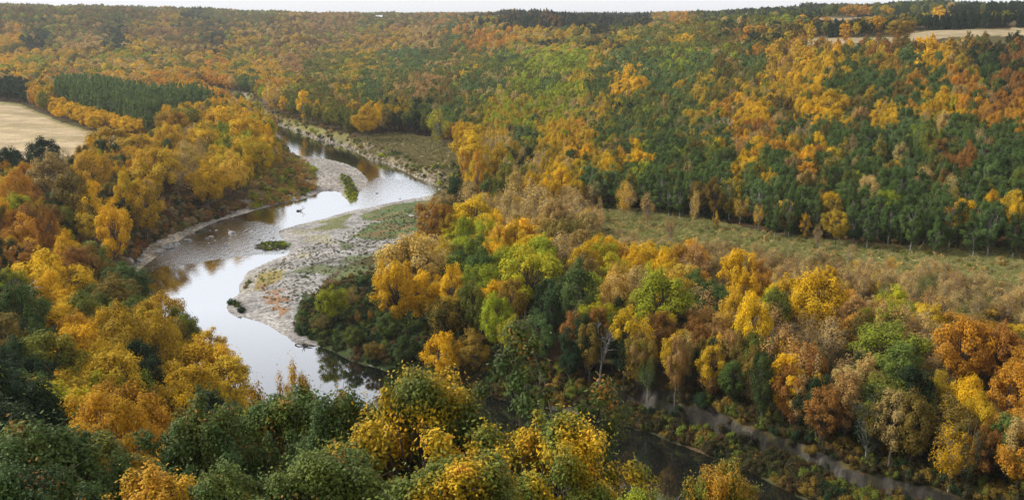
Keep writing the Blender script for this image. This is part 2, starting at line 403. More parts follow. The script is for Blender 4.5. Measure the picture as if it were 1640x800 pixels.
def crown_pts(p, g, np_, nl, pr):
    H, Rr, cb = p['H'], p['R'], p['cb']
    zc0 = H * cb; zc = H * (cb + (1 - cb) * .48); hz = H * (1 - cb) * .5
    C = []
    lob = g.uniform(0, 6.28); lean = g.normal(size=2) * .25
    while len(C) < np_:
        d = rdir(1, g)[0]
        rr = g.uniform(.35, 1.0) ** .45
        az = math.atan2(d[1], d[0])
        wob = 1 + .16 * math.sin(2 * az + lob) + .12 * math.sin(3 * az + lob * 2) + g.normal() * .08
        zz = d[2]
        prof = 1.0
        if p.get('real'): wob += g.normal() * .12; wob *= g.uniform(.85, 1.14)
        if zz < 0: prof = 1 - .35 * (-zz) ** 1.5
        else: prof = (1 - zz ** 3 * (1 - p['top']) * .9)
        c = np.array([d[0] * Rr * rr * wob * prof, d[1] * Rr * rr * wob * prof, zc + d[2] * hz * rr * (.98 + g.normal() * .06)])
        c[:2] += lean * (c[2] - zc0) / H * 2
        if c[2] < zc0: continue
        C.append(c)
    C = np.array(C)
    rad = pr * g.uniform(.45 if p.get('real') else .65, 1.3, np_)
    w = rad ** 2; idx = g.choice(np_, nl, p=w / w.sum())
    d = rdir(nl, g); d[:, 2] = np.where((d[:, 2] < -.5) & (g.uniform(size=nl) < .6), -d[:, 2], d[:, 2]); 
    rr = g.uniform(0, 1, nl) ** .34
    if p.get('real'):   # ragged sprays instead of round tufts
        ax = rdir(np_, g); ax[:, 2] = np.abs(ax[:, 2]) + .2; ax /= np.linalg.norm(ax, axis=1, keepdims=True)
        off = d * (rad[idx] * np.where(g.uniform(size=nl) < .6, rr * .85, np.minimum(np.abs(g.normal(0, .6, nl)), 1.25)))[:, None]
        off += ax[idx] * ((off * ax[idx]).sum(1, keepdims=True)) * g.uniform(.2, .9, np_)[idx][:, None]
        P = C[idx] + off
    else:
        rr = np.where(g.uniform(size=nl) < .75, rr, np.minimum(np.abs(g.normal(0, .8, nl)), 1.35))
        P = C[idx] + d * (rad[idx] * rr)[:, None] * np.array([1, 1, p.get('ps', 1.0)])
    outd = P - np.array([0, 0, zc - hz * .3]); outd /= np.linalg.norm(outd, axis=1, keepdims=True) + 1e-6
    nrm = d * 1.2 + outd * .7 + np.array([0, 0, .3]) + g.normal(size=(nl, 3)) * .34
    nrm /= np.linalg.norm(nrm, axis=1, keepdims=True)
    pv = g.uniform(0, 1, np_)
    lv = .78 + .3 * pv[idx] + g.uniform(-.18, .26, nl)
    hz2 = (P[:, 2] - zc0) / (H - zc0)
    mv = np.clip(g.normal(.35, .28, nl) + .5 * (g.uniform(0, 1, np_)[idx] - .5), 0, 1)
    return C, rad, P, nrm, lv, mv

def build_tree(sp, seed, lod=1):
    p = SP[sp]; g = np.random.default_rng(seed * 77 + len(sp))
    H = p['H']; np_, nl, ls, pr = p['np_'], p['nl'], p['ls'], p['pr']
    if lod == 2: nl = min(int(nl * .16), 1300); ls *= 2.6
    C, rad, P, nrm, lv, mv = crown_pts(p, g, np_, nl, pr)
    if p.get('real') == 1:
        nrm = nrm + g.normal(size=nrm.shape) * .35; nrm /= np.linalg.norm(nrm, axis=1, keepdims=True)
        pz = fbm(P[:, 0] / 1.6 + 31, P[:, 1] / 1.6 + P[:, 2] / 2.0, seed, 2) * 2.4
        mv = np.clip(.32 + pz + g.normal(0, .17, len(P)), 0, 1)
        keep = g.uniform(size=len(P)) < .9
        V, Fc = leaves(P, nrm, ls, g, OAKLEAF)
    elif p.get('real') == 2:
        V, Fc = leaves(P, nrm, ls, g, DIAMOND * np.array([.8, 1.3]))
    else:
        V, Fc = leaves(P, nrm, ls, g)
    # wood
    TV, TF = [], []
    k = 8 if p.get('real') else (5 if lod == 1 else 3)
    tr = H * .017 if sp not in ('bush',) else .03
    topz = H * (.8 if sp in ('aspen', 'tall') else .62)
    tp = curve((0, 0, -.5), (g.normal() * .3, g.normal() * .3, topz), g, 7, .03, 0, .008)
    tube(tp, np.linspace(tr * 1.25, tr * .35, 7), k, TV, TF)
    nlimb = np_ if lod == 1 else 6
    if sp == 'bush': nlimb = 8
    for i in range(nlimb):
        c = C[i]
        f = np.clip(.3 + .5 * (c[2] / H) + g.uniform(-.1, .1), .2, .95)
        a = tp[int(f * 6)] if sp != 'bush' else np.array([0, 0, 0.])
        m_ = 5 if lod == 1 else 3
        tube(curve(a, c, g, m_), np.linspace(tr * .42, tr * .12, m_), 4 if p.get('real') else 3, TV, TF)
    if lod == 1:
        for _ in range(p.get('twig', 0)):
            i = g.integers(np_); d = rdir(1, g)[0]; d[2] = abs(d[2]) * .8 + .15
            a = C[i] + g.normal(size=3) * rad[i] * .25
            b = a + d * rad[i] * g.uniform(.8, 1.5)
            tube(curve(a, b, g, 3, .1, 0), np.linspace(tr * .14, tr * .05, 3), 3, TV, TF)
    return V, Fc, lv, mv, np.concatenate(TV), np.concatenate(TF)

def build_spruce(seed, lod=1):
    g = np.random.default_rng(seed); H = 12.0; nl = 2600 if lod == 1 else 700
    f = g.uniform(0, 1, nl) ** 1.25; z = 1.0 + f * (H - 1.0)
    tier = .8 + .2 * np.cos(z * 5.2)
    r = (1 - f) ** .85 * 2.1 * tier * g.uniform(.25, 1, nl) ** .5 + .08
    a = g.uniform(0, 6.283, nl)
    P = np.c_[r * np.cos(a), r * np.sin(a), z - r * .25]
    nrm = np.c_[np.cos(a), np.sin(a), np.full(nl, .9)] + g.normal(size=(nl, 3)) * .4
    nrm /= np.linalg.norm(nrm, axis=1, keepdims=True)
    V, Fc = leaves(P, nrm, .42 if lod == 1 else .8, g)
    TV, TF = [], []
    tube([(0, 0, -.5), (0, 0, 5), (0, 0, H * .95)], [.18, .12, .03], 5, TV, TF)
    return V, Fc, g.uniform(.75, 1.25, nl), g.uniform(0, 1, nl), np.concatenate(TV), np.concatenate(TF)

def build_bare(seed, H=11.0):
    g = np.random.default_rng(seed); TV, TF = [], []
    def grow(a, d, L, r, lvl):
        b = a + d * L
        tube(curve(a, b, g, 4, .06, 0), np.linspace(r, r * .6, 4), 5 if lvl < 2 else 3, TV, TF)
        if lvl >= 4: return
        for _ in range(3 if lvl else 4):
            e = d + g.normal(size=3) * .55; e[2] += .25; e /= np.linalg.norm(e)
            grow(b if g.uniform() < .6 else a + (b - a) * g.uniform(.5, .95), e, L * g.uniform(.55, .8), r * .58, lvl + 1)
    grow(np.array([0, 0, -.4]), np.array([g.normal() * .06, g.normal() * .06, 1.]), H * .36, H * .02, 0)
    V = np.concatenate(TV)
    V *= H / V[:, 2].max()
    return V, np.concatenate(TF)

BARKS = {'aspen': M_PALE, 'thin': M_PALE, 'tall': M_BARK, 'broad': M_BARK, 'bush': M_BARK, 'oak': M_BARK, 'openoak': M_BARK, 'feather': M_BARK, 'spruce': M_BARK}
NV = {'broad': 5, 'tall': 4, 'aspen': 4, 'thin': 4, 'bush': 3, 'oak': 3, 'openoak': 1, 'feather': 1, 'spruce': 2}
PARTS = {}   # (sp, i) -> crown mesh, trunk mesh, H, R
LIB = {}     # joint meshes used by the stuff scatter
def prep():
    src = bpy.data.collections.new('scatter_sources')
    for sp, n in NV.items():
        for i in range(n):
            V, Fc, lv, mv, TV, TF = build_spruce(5 + i) if sp == 'spruce' else build_tree(sp, i + 1)
            H = max(np.percentile(V[:, 2], 99.3), 1); Rr = np.percentile(np.hypot(V[:, 0], V[:, 1]), 97)
            ml = M_OAK if sp in ('oak', 'openoak') else M_LEAF
            cm = mk_mesh('crown_' + sp, V, [Fc], [ml], fattr={'lv': lv, 'mv': mv})
            tm = mk_mesh('trunk_' + sp, TV, [TF], [BARKS[sp]], smooth=True)
            PARTS[sp, i] = (cm, tm, H, Rr)
            if sp in ('broad', 'tall', 'aspen', 'thin', 'bush', 'spruce'):
                for lod in (1, 2):
                    if lod == 2:
                        if sp == 'bush': continue
                        V, Fc, lv, mv, TV, TF = build_spruce(5 + i, 2) if sp == 'spruce' else build_tree(sp, i + 1, 2)
                    me = mk_mesh('woods_' + sp, np.vstack([V, TV]), [Fc, TF + len(V)], [M_LEAF, BARKS[sp]],
                                 fmat=np.r_[np.zeros(len(Fc)), np.ones(len(TF))],
                                 fattr={'lv': np.r_[lv, np.ones(len(TF))], 'mv': np.r_[mv, np.ones(len(TF))]})
                    idx = len(LIB)
                    o = bpy.data.objects.new('scatter_tree.%03d' % idx, me)
                    src.objects.link(o)
                    LIB[sp, i, lod] = (idx, H, Rr)
    # small rocks, grass tufts
    for i in range(3):
        g = np.random.default_rng(90 + i)
        V, Fq = rock_geo(g)
        o = bpy.data.objects.new('scatter_tree.%03d' % len(LIB), mk_mesh('pebble', V, [Fq], [M_ROCK], smooth=False)); src.objects.link(o)
        LIB['rock', i, 1] = (len(LIB), 1, 1)
    for i in range(3):
        g = np.random.default_rng(190 + i); n = 60
        P = np.c_[g.normal(size=(n, 2)) * .35, np.zeros(n)]
        tip = P + np.c_[g.normal(size=(n, 2)) * .22, g.uniform(.5, 1.1, n)]
        sd_ = g.normal(size=(n, 3)) * .035; sd_[:, 2] = 0
        V = np.stack([P - sd_, P + sd_, tip], 1).reshape(-1, 3)
        o = bpy.data.objects.new('scatter_tree.%03d' % len(LIB), mk_mesh('tuft', V, [np.arange(n * 3).reshape(n, 3)], [M_LEAF],
              fattr={'lv': g.uniform(.7, 1.3, n), 'mv': g.uniform(0, 1, n)})); src.objects.link(o)
        LIB['tuft', i, 1] = (len(LIB), 1, 1)
    return src

def rock_geo(g, n=2):
    import bmesh
    bm = bmesh.new(); bmesh.ops.create_icosphere(bm, subdivisions=n, radius=1)
    V = np.array([v.co[:] for v in bm.verts]); Fq = np.array([[v.index for v in f.verts] for f in bm.faces]); bm.free()
    for _ in range(7):
        d = rdir(1, g)[0]; c = g.uniform(.45, .8)
        s = V @ d; V = V - np.outer(np.maximum(s - c, 0) * .85, d)
    V *= g.uniform(.7, 1.2, 3) * np.array([1, 1, .6]); V += g.normal(size=V.shape) * .02
    return V, Fq
SRC = prep()

def scatter_object(name, pts, idx, scl, rot, ca, cb, label=None):
    """ONE object of kind stuff: a point cloud mesh whose geometry nodes put a plant or stone on every point"""
    me = bpy.data.meshes.new(name); n = len(pts)
    me.vertices.add(n); me.vertices.foreach_set('co', np.asarray(pts, np.float32).ravel())
    a = me.attributes.new('idx', 'INT', 'POINT'); a.data.foreach_set('value', np.asarray(idx, np.int32))
    a = me.attributes.new('scl', 'FLOAT_VECTOR', 'POINT'); a.data.foreach_set('vector', np.asarray(scl, np.float32).ravel())
    a = me.attributes.new('rot', 'FLOAT_VECTOR', 'POINT')
    rr = np.asarray(rot, np.float32)
    if rr.ndim == 1: rr = np.c_[np.zeros(n), np.zeros(n), rr].astype(np.float32)
    a.data.foreach_set('vector', rr.ravel())
    for k, c in (('col_a', ca), ('col_b', cb)):
        a = me.attributes.new(k, 'FLOAT_VECTOR', 'POINT'); a.data.foreach_set('vector', np.asarray(c, np.float32).ravel())
    o = bpy.data.objects.new(name, me); link(o); tag(o, label, None, None, 'stuff')
    ng = bpy.data.node_groups.new(name, 'GeometryNodeTree')
    ng.interface.new_socket('Geometry', in_out='INPUT', socket_type='NodeSocketGeometry')
    ng.interface.new_socket('Geometry', in_out='OUTPUT', socket_type='NodeSocketGeometry')
    ns, ls = ng.nodes, ng.links
    gi = ns.new('NodeGroupInput'); go = ns.new('NodeGroupOutput')
    mp = ns.new('GeometryNodeMeshToPoints'); ci = ns.new('GeometryNodeCollectionInfo'); ip = ns.new('GeometryNodeInstanceOnPoints')
    ci.inputs['Collection'].default_value = SRC; ci.inputs['Separate Children'].default_value = True; ci.inputs['Reset Children'].default_value = True
    def att(nm, ty):
        q = ns.new('GeometryNodeInputNamedAttribute'); q.data_type = ty; q.inputs['Name'].default_value = nm
        return [s for s in q.outputs if s.enabled and s.name == 'Attribute'][0]
    ls.new(gi.outputs[0], mp.inputs['Mesh']); ls.new(mp.outputs[0], ip.inputs['Points']); ls.new(ci.outputs[0], ip.inputs['Instance'])
    ip.inputs['Pick Instance'].default_value = True
    ls.new(att('idx', 'INT'), ip.inputs['Instance Index'])
    e2r = ns.new('FunctionNodeEulerToRotation'); ls.new(att('rot', 'FLOAT_VECTOR'), e2r.inputs[0]); ls.new(e2r.outputs[0], ip.inputs['Rotation'])
    ls.new(att('scl', 'FLOAT_VECTOR'), ip.inputs['Scale']); ls.new(ip.outputs[0], go.inputs[0])
    md = o.modifiers.new('scatter', 'NODES'); md.node_group = ng
    return o

# ------------------------------------------------------------------ foliage colours
PAL = {'Y': ((232,184,24),(206,158,26)), 'G': ((206,168,36),(170,146,40)), 'O': ((204,146,40),(180,140,44)), 'R': ((158,108,48),(138,104,46)),
       'T': ((198,168,100),(172,146,84)), 'B': ((134,110,44),(108,102,42)), 'L': ((160,168,36),(128,144,38)), 'E': ((108,118,44),(140,130,44)),
       'N': ((80,102,46),(98,114,48)), 'A': ((98,120,64),(112,128,60)), 'D': ((42,62,34),(60,76,38)), 'P': ((184,144,84),(160,128,70)),
       'S': ((32,50,34),(44,60,42))}
CNAME = {'Y': 'bright yellow', 'G': 'golden', 'O': 'orange', 'R': 'rust brown', 'T': 'pale buff', 'B': 'olive brown', 'L': 'lime yellow', 'E': 'olive green',
         'N': 'green', 'A': 'soft green', 'D': 'dark green', 'P': 'faded tan', 'S': 'dark spruce green'}
GRID = """
BE BE EG BE BE EB BG ED BE EB BE BG PE PB EB EB EP EO DG DO DE DO DE DE DE OE OE DE ED DE DE DE DE DO DG DE DA DD DD DD
GO DE BT BT DE GB BP BP DB BG BT GB BP BG GB GB TB AO OD OG GE GD GE DB EG EB EG EB BD OB EO OE OE RO RO BD YO BO DB RD
YG GE GP GB YG YG GE GE OG GE GP PB EG EG GE AE AE BE EG EA LE LT LE GE AE AE LA AL BE AE GP GY YG NG GR AE YD BG DN RD
YD OG OE OA OG OG OG OG OG AB GO EG BE EG AE EP PE BE AE TA EL LA LG NE YG AE AG GA EB EG GY YG NG NA NA OA NA OR NR RD
YD BY YB DY AD AD YG YG YE YE GT EB EG BE YE DG ED AE EG LG LG LG TL GN ED EA AE GA OE YG BA YG YG NB GY AN GY OY ON RO
DB DB TY YG GO YG YN TG LG LG YL LE LE RE RE RE GE YB GY GT AE GY GO NG AO NG NA AG YN OR NO NG NA NA NA NA NE NE NE NO
DD DB TD YL DE GO GY TG GY YE YL RE YG GE GE TG TG TG YG TE DG GT YN GN YN NA NE EN NE YN NA OY NY NN NY NN NR RN NN NN
OG RO BT YE DB YG GY GY YG LE LG RE YG GE GE TG TG DE YG NG TY YL YN AN NY NA NA NA NY AG NG ND NO NB NN NN NE NN NN NE
DY RG DE GD DB YD ER EG EB EB LG RE YG GE GE TG TG DE TG TT TT TY TN NY YN NA NE NY NY NN NT NO NB NO NN NG NN YN NN NN
OR RB YD ED YO DB EB EB EB EB LG RE YG GE GE TG GD GD LY YT YE BE TT NY YT NT NY NT NT NY NT NT NT TN NN NN NN NY NN ND
RD RO YB RB BR RB EB EB EB EB LG RE YG GE TY TY TY TY NL YL YL LY BT LY YO GY GO OP YO OP TG TT TT TT TT TY TT TT TT TT
BY YG YG EB BE NE EB EB EB EB LG RE YG GE TY YG YG YG NL LY YL LA AL LT TG LY GT ND YG YG YO YG YO OP TB YT TY TB TT TR
BD ND YE EN NE GN GB EB EB EB LG RE YG GE YG YG YG YD EB LY BD AD AE TY TE LN EG PG YP YG YG GY YD OP PB LY RG OP RB GY
BD DD YO OG GB GD GD EB EB EB LG RE YG GE BD YB YB YB BG GB ED DD DE YD YN ND GB PB PB GY PY PD TB BD LY LG GP RP OR RY
OD ED YE YG DG GD GO GO GO EB LG RE YG GE BD YG YG YG BG GB DD DE DD YD YD DB YD PB PD GB PP PR TP BP EL EN DB OR OR RO
DD YD LY GL GO DE GY YG YG GE GO RE YG GE BD YG YG YG BG GB DD DE DR DB RB DB GD BD PD BD YD YB BD PD GB DE DB BD YG OO
DD DG LG OG OG OD YD DG NG NL GO GE YG GE BD YG NG YG BG GB DD DE RD RB RB BD BD BD BD BR BD BD RD PB BD RG BD BY GY OR
DN ND OE OG OG OD GD ND ND NL NG NG LG LG LG LG NG NG BG GB DD DE DD DB BD DB BD BD BD BR BR BR RD BD BD DD BD YG BD OR
ND ND ND OB ON GO OG DE ND ND NG NG LG LG LG LG LG LG BG GB LG LE DD DB BD DB BD BD BD BR BD BD BD BD BD DD DD YG BD BD
ND ND ND DN GD GO GO YG DN DN NG NG LG LG LG LG LG LG BG GB LG LE DD DB BD DB BD BD BD BR BD BD BD BD BD DD DD BD BD BD
""".strip().split('\n')
GR = np.array([[list(c) for c in row.split()] for row in GRID])   # 20 x 40 x 2

def letter_at(u, v, g):
    j = np.clip((u + g.normal(size=np.shape(u)) * 9) / 41, 0, 39).astype(int)
    i = np.clip((v + g.normal(size=np.shape(u)) * 7) / 40, 0, 19).astype(int)
    return i, j

# ------------------------------------------------------------------ ground sheet
def build_ground():
    az = np.concatenate([np.linspace(-math.pi, -.72, 50)[:-1], np.linspace(-.72, -.56, 20)[:-1], np.linspace(-.56, .56, 620), np.linspace(.56, .72, 20)[1:], np.linspace(.72, math.pi, 50)[1:-1]])
    r = [2.0]
    while r[-1] < 4550:
        q = r[-1]
        r.append(q * (1.05 if q < 60 else 1.012 if q < 95 else 1.0045 if q < 330 else 1.008 if q < 700 else 1.02))
    r = np.array(r)
    A, Q = np.meshgrid(az, r)
    x = Q * np.sin(A); y = Q * np.cos(A); z = height(x, y)
    nr, na = A.shape
    V = np.c_[x.ravel(), y.ravel(), z.ravel()]
    i = (np.arange(nr - 1)[:, None] * na + np.arange(na)[None])
    j = (np.arange(nr - 1)[:, None] * na + (np.arange(na)[None] + 1) % na)
    faces = np.stack([i, i + na, j + na, j], -1).reshape(-1, 4)
    V = np.vstack([V, [[0, 0, 60.0]]]); c = len(V) - 1
    tri = np.stack([np.full(na, c), np.arange(na), (np.arange(na) + 1) % na], -1)
    me = mk_mesh('ground', V, [faces, tri], [M_GROUND], smooth=True)
    X, Y, Z = V.T
    cov, stony = cover(X, Y, Z)
    a = me.attributes.new('cover', 'FLOAT_COLOR', 'POINT'); a.data.foreach_set('color', np.c_[cov, np.ones(len(X))].astype(np.float32).ravel())
    a = me.attributes.new('stony', 'FLOAT', 'POINT'); a.data.foreach_set('value', stony.astype(np.float32))
    o = link(bpy.data.objects.new('ground', me)); tag(o, kind='structure')

def cover(X, Y, Z):
    """what covers the ground at each spot: albedo and how stony it is"""
    U, Vv, D = project(X, Y, Z)
    r = np.hypot(X, Y)
    nz = fbm(X / 9, Y / 9, 50, 4); n2 = fbm(X / 2.2, Y / 2.2, 60, 3); n3 = fbm(X / 30, Y / 30, 70, 3)
    wu = U + n2 * 10 * 160 / D; wv = Vv + n2 * 6 * 160 / D
    c = np.empty((len(X), 3)); c[:] = lin((74, 62, 40))
    st = np.zeros(len(X))
    def put(m, col, s=None, a=1.0):
        mm = np.asarray(m, float)[:, None] * a
        c[:] = c * (1 - mm) + lin(col) * mm
        if s is not None: st[:] = st * (1 - mm[:, 0]) + s * mm[:, 0]
    put(n3 > .02, (88, 84, 50), a=.7); put(n2 > .12, (110, 74, 42), a=.5)
    far = (r > 120)
    put(inpoly(wu, wv, MEADOW) & far, (148, 138, 96)); put(inpoly(wu, wv, MEADOW) & far & (nz > .05), (116, 110, 66), a=.8)
    ero = [(575,240),(600,222),(640,228),(672,238),(700,262),(740,290),(700,298),(650,276),(610,258)]
    put(inpoly(wu, wv, ero) & far & (n2 > -.12), (128, 116, 100), .6)
    put(inpoly(wu, wv, FARBANK) & far, (128, 122, 72)); put(inpoly(wu, wv, [(345,146),(400,148),(392,158),(350,156)]) & far, (142, 130, 118))
    cl = inpoly(wu, wv, CLEAR) & far
    put(cl, (168, 166, 104)); put(cl & (nz > .02), (142, 150, 84), a=.8); put(cl & (n3 < -.08), (190, 178, 124), a=.7)
    f1 = inpoly(U, Vv, FIELD) & (r > 300)
    put(f1, (182, 162, 128))
    band = np.sin((X * .35 + Y * .95 + 14 * fbm(X / 60, Y / 60, 4)) / 5.5)
    put(f1 & (band > .45), (168, 147, 112), a=.55); put(f1 & (fbm(X / 40, Y / 12, 14) > .12), (158, 142, 102), a=.6)
    edge = f1 & (sdist(U, Vv, FIELD) > -3.5)
    put(edge, (140, 132, 84))
    for FF in (FIELD2, FIELD3): put(inpoly(U, Vv, FF) & (r > 400), (160, 143, 110))
    put(inpoly(U, Vv, [(700,40),(728,41),(728,46),(700,45)]) & (r > 500), (215, 200, 170))
    m = (r < 1100) & (Y > 20)
    sd = np.full(len(X), 99.); sb = sd.copy(); sl = sd.copy(); sn = sd.copy()
    sd[m] = sdist(X[m], Y[m], RIVER); sb[m] = sdist(X[m], Y[m], BAR); sl[m] = sdist(X[m], Y[m], LBAR); sn[m] = sdist(X[m], Y[m], BENCH)
    put((sd < 2.0 + 2 * n2) & (r > 95), (128, 116, 98), .6)
    put((sd < 1.0) & (sd > -1) , (150, 140, 126), .8)
    gb = (sb < 0); put(gb, (156, 152, 147), 1.0)
    put(gb & (n2 > .1), (128, 123, 116), a=.7); put(gb & (nz > .12), (150, 142, 104), a=.55)
    gl = sl < 0
    put(gl, (164, 155, 144), .9)
    put(inpoly(wu, wv, [(180,452),(205,405),(245,372),(310,345),(400,318),(400,332),(320,362),(270,398),(225,435),(212,455)]) & far, (186, 172, 150), .9)
    put(inpoly(wu, wv, [(180,452),(205,405),(245,372),(310,345),(400,318),(400,332),(320,362),(270,398),(225,435),(212,455)]) & far & (n2 > .06), (136, 122, 98), .6)
    # vegetation patches on the bar
    G1 = [(575,345),(620,328),(700,318),(730,320),(735,345),(690,362),(640,380),(600,385),(560,378),(590,360)]
    G2 = [(545,385),(600,405),(640,392),(650,420),(600,440),(560,455),(500,462),(450,450),(440,440),(500,425),(545,410)]
    put(inpoly(wu, wv, G1) & gb & (nz > -.16), (92, 108, 64), .2); put(inpoly(wu, wv, G1) & gb & (n2 > .08), (134, 104, 70), .2, .7)
    put(inpoly(wu, wv, [(500,352),(570,338),(625,345),(560,365),(505,368)]) & gb & (nz > .02), (116, 118, 76), .2)
    put(inpoly(wu, wv, G2) & (nz > .0), (100, 110, 72), .1, .85)
    put(inpoly(wu, wv, [(395,440),(450,432),(452,445),(400,470),(385,468)]) , (150, 136, 82), .2)
    put(inpoly(wu, wv, [(412,456),(450,452),(470,490),(450,510),(420,480)]) & (n2 > -.05), (156, 122, 92), .4)
    TH_ = [(512,470),(560,455),(620,438),(660,440),(700,520),(860,640),(700,640),(640,604),(570,578),(495,552),(485,530),(470,510),(485,470)]
    tk = inpoly(wu, wv, TH_) & far
    put(tk, (66, 76, 44), 0); put(tk & (nz > .06), (104, 78, 50), 0, .8)
    put((sb < 0) & (sd < 3.5) & (sd > 0), (166, 160, 154), 1.0, .8)
    IS = G(440, 393, 0); di = np.hypot((X - IS[0]) / 5.5, (Y - IS[1]) / 5.7)
    put(di < .85, (100, 118, 66), 0)
    # left bar: rusty bush area, sand
    put(inpoly(wu, wv, [(430,235),(452,232),(480,262),(510,285),(500,305),(450,322),(400,332),(395,300),(420,280)]) & far, (120, 100, 56), 0)
    put(inpoly(wu, wv, [(540,283),(562,288),(580,322),(560,330),(548,300)]) & far, (120, 122, 60), 0)
    # lower right: bench and grey cut bank
    bn = sn < -.3
    put(bn, (76, 74, 50), .1); put(bn & (nz > .05), (100, 82, 58), .2)
    sn = sn + 4 * fbm(X / 5, Y / 5, 5)
    scarp = (sn > -.7) & (sn < 1.0) & (sd > 2) & (r > 110) & (r < 330) & (U > 930)
    put(scarp, (50, 47, 42), .3); e0 = G(980, 655, 3); e1 = G(1480, 790, 3); eL = math.hypot(e1[0] - e0[0], e1[1] - e0[1])
    al = (X * (e1[0] - e0[0]) + Y * (e1[1] - e0[1])) / eL          # distance along the bank: run-off stripes stay upright
    stp = .6 * vnoise(al * 1.1, al * 0, 77) + .4 * vnoise(al * .35, al * 0 + 5, 79)
    put(scarp & (stp > .52), (70, 66, 59), .2, .7); put(scarp & (stp > .7), (94, 89, 81), .2, .7); put(scarp & (stp < .3), (48, 47, 33), 0, .8)
    put((sd < -.3), (60, 58, 44), .5)
    return np.clip(c, 0, 1), st
build_ground()

# ------------------------------------------------------------------ water
def build_water():
    xs = [p[0] for p in RIVER]; ys = [p[1] for p in RIVER]
    nx, ny = 150, 330
    gx = np.linspace(min(xs) - 6, max(xs) + 6, nx); gy = np.linspace(min(ys) - 6, max(ys) + 6, ny)
    X, Y = np.meshgrid(gx, gy); sd = sdist(X.ravel(), Y.ravel(), RIVER).reshape(X.shape)
    ok = sd < 7
    k = ok[:-1, :-1] | ok[1:, :-1] | ok[:-1, 1:] | ok[1:, 1:]
    ii, jj = np.nonzero(k)
    f = np.stack([ii * nx + jj, ii * nx + jj + 1, (ii + 1) * nx + jj + 1, (ii + 1) * nx + jj], -1)
    used, inv = np.unique(f, return_inverse=True); f = inv.reshape(f.shape)
    V = np.c_[X.ravel()[used], Y.ravel()[used], np.zeros(len(used))]
    me = mk_mesh('river_water', V, [f], [M_WATER], smooth=True)
    U, Vv, D = project(V[:, 0], V[:, 1], V[:, 2])
    rap = inpoly(U, Vv, [(215,425),(260,395),(300,370),(370,345),(440,362),(468,372),(470,405),(390,410),(330,418),(270,425),(225,440)]) * .7
    rap += .35 * inpoly(U, Vv, [(555,330),(575,300),(600,285),(690,290),(705,305),(640,325),(590,335)])
    rap = np.maximum(rap, .13 * sstep(205, 300, np.hypot(V[:, 0], V[:, 1])))
    a = me.attributes.new('rapid', 'FLOAT', 'POINT'); a.data.foreach_set('value', rap.astype(np.float32))
    tag(link(bpy.data.objects.new('river_water', me)), kind='structure')
build_water()

